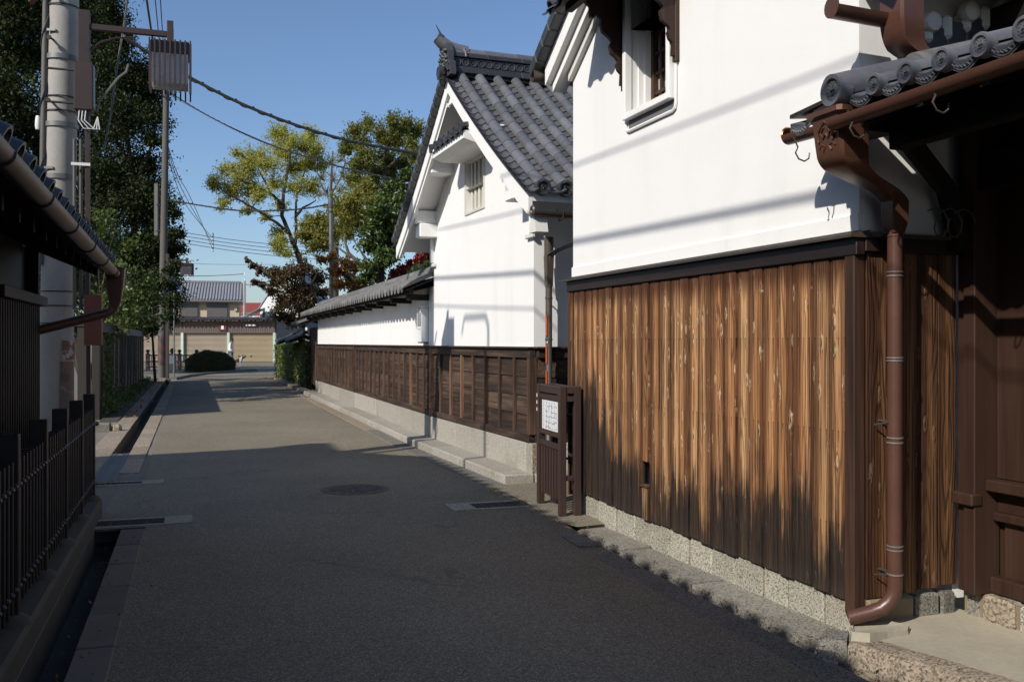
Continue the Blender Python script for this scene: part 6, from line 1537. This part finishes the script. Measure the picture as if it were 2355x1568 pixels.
# hedges and clipped bush
def hedge(label, a0, a1, l0, l1, h, n, size=.075):
    T = thing('hedge', label, 'hedge', rw((a0+a1)/2, (l0+l1)/2, 0), RA, 'clipped hedge blocks')
    hx_, hy_ = (a1-a0)/2, (l1-l0)/2
    core = MB().box(-hx_+.07, hx_-.07, -hy_+.07, hy_-.07, .03, h-.07, .08).build('twigs', M['bark_dark'], T)
    P = []
    for _ in range(n):
        f = random.random(); x, y, z = random.uniform(-hx_, hx_), random.uniform(-hy_, hy_), h*random.uniform(.02, 1)**.8
        A_ = [hy_*2*h*2, hx_*2*h*2, hx_*2*hy_*2]; f *= sum(A_)
        dd = random.gauss(0, .035)+.03*math.sin(7*x+5*z)+.025*math.sin(11*y-6*z)
        if f < A_[0]: x = random.choice((-1, 1))*hx_+dd
        elif f < A_[0]+A_[1]: y = random.choice((-1, 1))*hy_+dd
        else: z = h+dd
        P.append((x, y, z))
    return leaf_mesh('foliage', P, size, M['lf_hedge'], T, .55)
random.seed(104)
hedge('front block of glossy green hedge against the end of the long wall', 30.2, 33.4, 3.33, 4.05, 1.42, 9000)
hedge('rear block of hedge, darker and nearer the garages', 33.9, 40.5, 3.28, 4.1, 1.40, 9000)
bush = thing('bush', 'low rounded clipped bush in front of the bridge railing', 'bush', (X(483, 48.5), 48.5, 0), 0)
P = []
for _ in range(15000):
    u = Vector([random.gauss(0, 1) for _ in range(3)]).normalized(); u.z = abs(u.z)
    r_ = 1+random.gauss(0, .035)+.05*math.sin(9*u.x+3)*math.sin(8*u.z+7*u.y)
    P.append((u.x*1.22*r_, u.y*1.0*r_, max(.02, (abs(u.z)**.72)*1.02*r_)))
MB().lathe([(0, .0), (1.08, .02), (1.02, .45), (.8, .78), (.4, .93), (0, .96)], (0, 0, 0), 18).build('twigs', M['bark_dark'], bush).scale = (1, .82, 1)
leaf_mesh('foliage', P, .065, M['lf_bush'], bush, .55)
# undergrowth and ivy along the fence foot, litter by the hedge
P = []
for _ in range(2600):
    x = random.uniform(20, 38); P.append(tuple(rw(x, -1.62+random.gauss(0, .10), abs(random.gauss(0, .16*(1.4 if x < 25 else .6))))))
for _ in range(380):
    x = 21.0+abs(random.gauss(0, .9)); P.append(tuple(rw(x, -1.72+random.uniform(0, .05), random.uniform(.2, 1.7))))
o = leaf_mesh('undergrowth', P, .085, M['lf_shrub'], None, .6); stuff(tag(o, 'ivy and weeds along the foot of the panel fence', 'undergrowth'))
P = [tuple(rw(random.uniform(27.5, 41), 3.25+random.gauss(0, .25), .03+random.uniform(0, .015))) for _ in range(260)]+[tuple(rw(random.uniform(20, 40), -1.3+random.gauss(0, .2), .03)) for _ in range(260)]+[(X(random.uniform(430, 560), 56), random.uniform(52, 58), .02) for _ in range(150)]
o = leaf_mesh('fallen_leaves', P, .07, M['lf_orange'], None, .6, 4.0); stuff(tag(o, 'dry fallen leaves scattered along both kerbs', 'leaves'))
P = []
for _ in range(420):
    P.append(tuple(rw(random.uniform(2.0, 8.2), -.62+random.gauss(0, .06), -.205+random.uniform(0, .02))))
for _ in range(120): P.append(tuple(rw(random.uniform(2.0, 10.0), -.42+random.gauss(0, .10), .018)))
for _ in range(260): P.append(tuple(rw(random.uniform(3.2, 9.2), 2.86+random.gauss(0, .05), .020)))
for _ in range(160): P.append(tuple(rw(random.uniform(10, 26), 3.0+random.gauss(0, .12), .018)))
o = leaf_mesh('leaf_litter', P, .022, M['lf_orange'], None, .6, 4.0); stuff(tag(o, 'small dry leaf scraps caught in the drains and kerb joints', 'leaves'))
# ================================================================== SLIM POLE AND WIRES
P4 = thing('slim_pole', 'slim grey pole standing behind the long wall among the trees', 'pole', (X(762, 33), 33, 0), 0)
MB().tube([(0, 0, 0), (0, 0, 3.0), (-.02, 0, 6.45)], [.075, .075, .068], 14).build('shaft', M['steel'], P4)
MB().lathe([(.0, 6.56), (.10, 6.56), (.10, 6.44), (.085, 6.38), (.085, 6.20), (.07, 6.18)], (-.02, 0, 0), 14).build('cap', M['steel'], P4)
for z in (6.05, 4.05, 2.4): MB().lathe([(.072, -.03), (.082, -.03), (.082, .03), (.072, .03)], (-.012, 0, z), 14).build('band', M['steel_dark'], P4)
P3 = thing('utility_pole', 'distant pale utility pole with a short crossarm above the red roof', 'pole', (X(562, 100), 100, 0), 0)
MB().tube([(0, 0, 0), (0, 0, 8.0)], [.17, .13], 10).build('shaft', M['pole'], P3); MB().tube([(.0, 0, 7.0), (.05, 0, 8.9)], .05, 6).build('topmast', M['white'], P3)
for z, w in ((7.6, .7), (4.6, 1.0), (4.2, .6)): MB().box(-w*.5, w*.8, -.05, .05, z-.05, z+.05).build('crossarm', M['steel'], P3)
def wire(label, a, b, r, sag=0.0, mat='wire', twist=None, n=40, name='overhead_wire', group='overhead wires', cat='wire', mids=None):
    a, b = Vector(a), Vector(b)
    T = thing(name, label, cat, a, 0, group)
    if mids: 
        pts = [Vector((0, 0, 0))]+[Vector(m)-a for m in mids]+[b-a]
        q = []
        for i in range(len(pts)-1):
            p0, p1, p2, p3 = pts[max(i-1, 0)], pts[i], pts[i+1], pts[min(i+2, len(pts)-1)]
            for k in range(8):
                t = k/8; q.append(.5*((2*p1)+(p2-p0)*t+(2*p0-5*p1+4*p2-p3)*t*t+(3*p1-3*p2+p3-p0)*t**3))
        q.append(pts[-1])
    else: q = [(b-a)*(k/n)-Vector((0, 0, sag*4*(k/n)*(1-k/n))) for k in range(n+1)]
    MB().tube(q, r, 6).build('cable', M[mat], T)
    if twist:
        L = (b-a).length; m = int(L/twist*10); sp_ = []; d = (b-a).normalized(); u = d.cross(Vector((0, 0, 1))).normalized(); w = u.cross(d)
        for k in range(m+1):
            t = k/m; f = t*(len(q)-1); i = min(int(f), len(q)-2); p = q[i].lerp(q[i+1], f-i); th = 2*PI*k/10
            sp_.append(p+(u*math.cos(th)+w*math.sin(th))*r*1.25)
        MB().tube(sp_, r*.3, 4).build('wrapping', M['wire' if mat == 'wire' else 'black'], T)
    return T
wire('thick spiral-wrapped cable crossing the sky to the gabled roof', at(283, 84, 11.2), at(1080, 372, 19.5), .024, .0, twist=.42, mids=[at(433, 177, 12.2), at(600, 258, 13.6), at(780, 318, 15.4), at(955, 352, 17.3)])
wire('slack twisted service wire from the far pole down to the yellow tree', at(378, 205, 40), at(905, 412, 26), .024, .0, 'black', .5, mids=[at(470, 262, 37), at(600, 325, 33), at(760, 378, 29)])
wire('thin straight wire just under the twisted service wire', at(380, 214, 40), at(760, 380, 42), .012, .1, mids=[at(515, 285, 40), at(650, 343, 41)])
wire('drooping wire from the far pole to the slim grey pole', at(376, 458, 40), at(758, 470, 33), .026, .0, 'black', .6, mids=[at(470, 474, 38), at(560, 485, 36), at(680, 482, 34.5)])
for k in range(4):
    wire(('highest', 'second highest', 'third highest', 'lowest')[k]+' of the four level wires joined by a spacer rod', at(380, 527+8*k, 62), at(770, 570+9*k, 75), .020, .25)
sp = thing('wire_spacer', 'thin spacer rod joining the four level wires in the sky', 'spacer', at(490, 579, 65.5), 0, )
MB().tube([(0, 0, 0), (0, 0, 38/F*65.5+.15)], .035, 6).build('rod', M['black'], sp)
for k in range(4): MB().lathe([(0, -.05), (.07, -.03), (.07, .03), (0, .05)], (0, 0, .1+.27*k), 8).build('clamp', M['white'], sp)
for k in range(3):
    wire(('leftmost', 'middle', 'rightmost')[k]+' of three slack wires falling from the far pole to the spacer rod', at(379+3*k, 315+8*k, 40), at(489, 548+12*k, 65.4), .016, 0, mids=[at(398+5*k, 400, 44), at(430+6*k, 475-6*k, 52)])
wire('upper of two faint level wires above the tiled house', at(395, 604, 90), at(640, 608, 100), .016, .1)
wire('lower of two faint level wires above the tiled house', at(395, 634, 90), at(560, 630, 100), .03, .1)
wire('dark heavy cable running up from the far pole to the top of the frame', at(372, 220, 40), (-4.72, 9.9, 11.9), .034, .5, 'black')
wire('first thin line beside the heavy cable at the top of the frame', at(380, 222, 40), (-4.35, 9.9, 11.9), .016, .4, 'black')
wire('second thin line beside the heavy cable at the top of the frame', at(384, 222, 40), (-4.1, 9.9, 11.9), .016, .3, 'black')
wire('pair of loose leads hanging from above the large lantern', at(296, -30, 10.6), at(238, 350, 10.4), .011, 0, 'wire', .3, mids=[at(285, 60, 10.6), at(270, 150, 10.5), at(255, 260, 10.4)])
for k, (z, r_) in enumerate(((5.85, .010), (6.25, .020), (6.95, .010))):
    wire(('lowest', 'middle', 'topmost')[k]+' cable from the near concrete pole along the left houses', (-4.7, 9.9, z), rw(-30, -1.3-.1*k, z+.9), r_, .5)
# ================================================================== PERSON AND DOG
def skin(name, verts, edges, radii, mat, parent, levels=2):
    me = bpy.data.meshes.new(name); me.from_pydata(verts, edges, []); me.materials.append(mat)
    o = link(name, me, parent); sk = o.modifiers.new('skin', 'SKIN'); sk.use_smooth_shade = True
    for k, sv in enumerate(me.skin_vertices[0].data):
        r = radii[k]; sv.radius = r if isinstance(r, tuple) else (r, r); sv.use_root = (k == 0)
    ss = o.modifiers.new('sub', 'SUBSURF'); ss.levels = levels; ss.render_levels = levels
    return o
M['skin'] = m_plain('skin', (.42, .25, .17), .5, .05, 4)
M['cloth_white'] = m_plain('white cotton', (.78, .78, .78), .8, .04, 6)
M['cloth_grey'] = m_plain('grey blue trousers', (.13, .15, .19), .8, .1, 6)
M['black_cloth'] = m_plain('black cloth', (.012, .012, .013), .7, .1, 6)
PE = thing('person', 'person in a white top and black cap walking a dog past the bush', 'person', (X(531, 58), 58, 0), 0)
bv = [(0, 0, .92), (.0, 0, 1.10), (-.01, 0, 1.30), (.01, 0, 1.42), (.03, 0, 1.49), (.045, 0, 1.58), (.05, 0, 1.66),
      (.0, -.09, .88), (.10, -.10, .50), (.02, -.10, .09), (.16, -.10, .04), (0, .09, .88), (-.05, .10, .50), (-.26, .10, .12), (-.16, .10, .03),
      (.0, -.19, 1.38), (.02, -.24, 1.10), (.18, -.20, .93), (.23, -.18, .88), (-.01, .19, 1.38), (-.05, .24, 1.10), (.06, .22, .90), (.09, .21, .84)]
be = [(0, 1), (1, 2), (2, 3), (3, 4), (4, 5), (5, 6), (0, 7), (7, 8), (8, 9), (9, 10), (0, 11), (11, 12), (12, 13), (13, 14), (3, 15), (15, 16), (16, 17), (17, 18), (3, 19), (19, 20), (20, 21), (21, 22)]
br_ = [(.12, .15), (.11, .14), (.12, .16), (.08, .12), .05, (.095, .075), (.09, .07), .085, .058, .042, .035, .085, .058, .042, .035, .055, .045, .036, .028, .055, .045, .036, .028]
skin('body', bv, be, br_, M['skin'], PE)
skin('shirt', [(0, 0, .84), (0, 0, 1.10), (-.01, 0, 1.30), (.01, 0, 1.42), (.0, -.19, 1.39), (.02, -.25, 1.10), (.15, -.21, .96), (-.01, .19, 1.39), (-.05, .25, 1.10), (.04, .225, .94)], [(0, 1), (1, 2), (2, 3), (3, 4), (4, 5), (5, 6), (3, 7), (7, 8), (8, 9)],
     [(.15, .18), (.14, .17), (.145, .185), (.09, .12), .075, .065, .055, .075, .065, .055], M['cloth_white'], PE)
skin('trousers', [(0, 0, .92), (0, -.09, .86), (.10, -.10, .50), (.03, -.10, .14), (0, .09, .86), (-.05, .10, .50), (-.24, .10, .17)], [(0, 1), (1, 2), (2, 3), (0, 4), (4, 5), (5, 6)], [(.13, .16), .10, .078, .065, .10, .078, .065], M['cloth_grey'], PE)
skin('hair', [(.02, 0, 1.55), (.02, 0, 1.62)], [(0, 1)], [(.095, .095), (.10, .10)], M['black_cloth'], PE)
cap_ = MB().lathe([(.108, 1.63), (.106, 1.67), (.085, 1.72), (.04, 1.75), (0, 1.755)], (.045, 0, 0), 14); cap_.prism([(.12, -.075), (.22, -.05), (.24, 0), (.22, .05), (.12, .075)], 1.625, 1.64, 'z'); cap_.build('cap', M['black_cloth'], PE)
for y in (-.10, .10): MB().box(.0 if y < 0 else -.27, .21 if y < 0 else -.06, y-.045, y+.045, .0, .07, .025).build('shoe', M['white'], PE)
# nose so the face reads in profile
MB().lathe([(.02, 0), (.012, .03), (0, .04)], (.135, 0, 1.60), 6, 'x').build('nose', M['skin'], PE)
DG = thing('dog', 'brown and white collie dog with dark head walking beside the person', 'dog', (X(547, 57.8), 57.8, 0), 0)
g = G('collie coat'); v = g.obj(); xx, yy, zz = g.xyz(v); n_ = g.noise(v, 8, 3)
c = g.mix(g.step(.10, .14, xx+(n_-.5)*.08), (.075, .032, .014), (.62, .60, .55)); c = g.mix(g.step(.26, .30, xx+(n_-.5)*.04), c, (.03, .02, .015))
c = g.mix(g.step(.24, .20, zz+(n_-.5)*.06), c, (.50, .46, .40)); M['coat'] = g.finish(c, .8)
dv = [(-.20, 0, .40), (-.02, 0, .39), (.16, 0, .41), (.25, 0, .52), (.31, 0, .60), (.40, 0, .57), (.45, 0, .555),
      (-.23, -.06, .32), (-.19, -.06, .21), (-.27, -.06, .13), (-.25, -.06, .02), (-.23, .06, .32), (-.15, .06, .22), (-.20, .06, .13), (-.15, .06, .02),
      (.17, -.06, .27), (.20, -.06, .14), (.25, -.06, .02), (.17, .06, .27), (.14, .06, .14), (.10, .06, .03), (-.30, 0, .38), (-.40, 0, .26), (-.45, 0, .20)]
de = [(0, 1), (1, 2), (2, 3), (3, 4), (4, 5), (5, 6), (0, 7), (7, 8), (8, 9), (9, 10), (0, 11), (11, 12), (12, 13), (13, 14), (2, 15), (15, 16), (16, 17), (2, 18), (18, 19), (19, 20), (0, 21), (21, 22), (22, 23)]
dr_ = [(.12, .10), (.115, .10), (.14, .11), (.09, .09), (.075, .075), (.04, .04), (.03, .03), .065, .04, .026, .026, .065, .04, .026, .026, .045, .028, .026, .045, .028, .026, .045, .05, .025]
skin('body', dv, de, dr_, M['coat'], DG)
for y in (-.045, .045): MB().prism([(.27, .655), (.33, .655), (.295, .74)], y-.012, y+.012, 'y').build('ear', M['black_cloth'], DG)
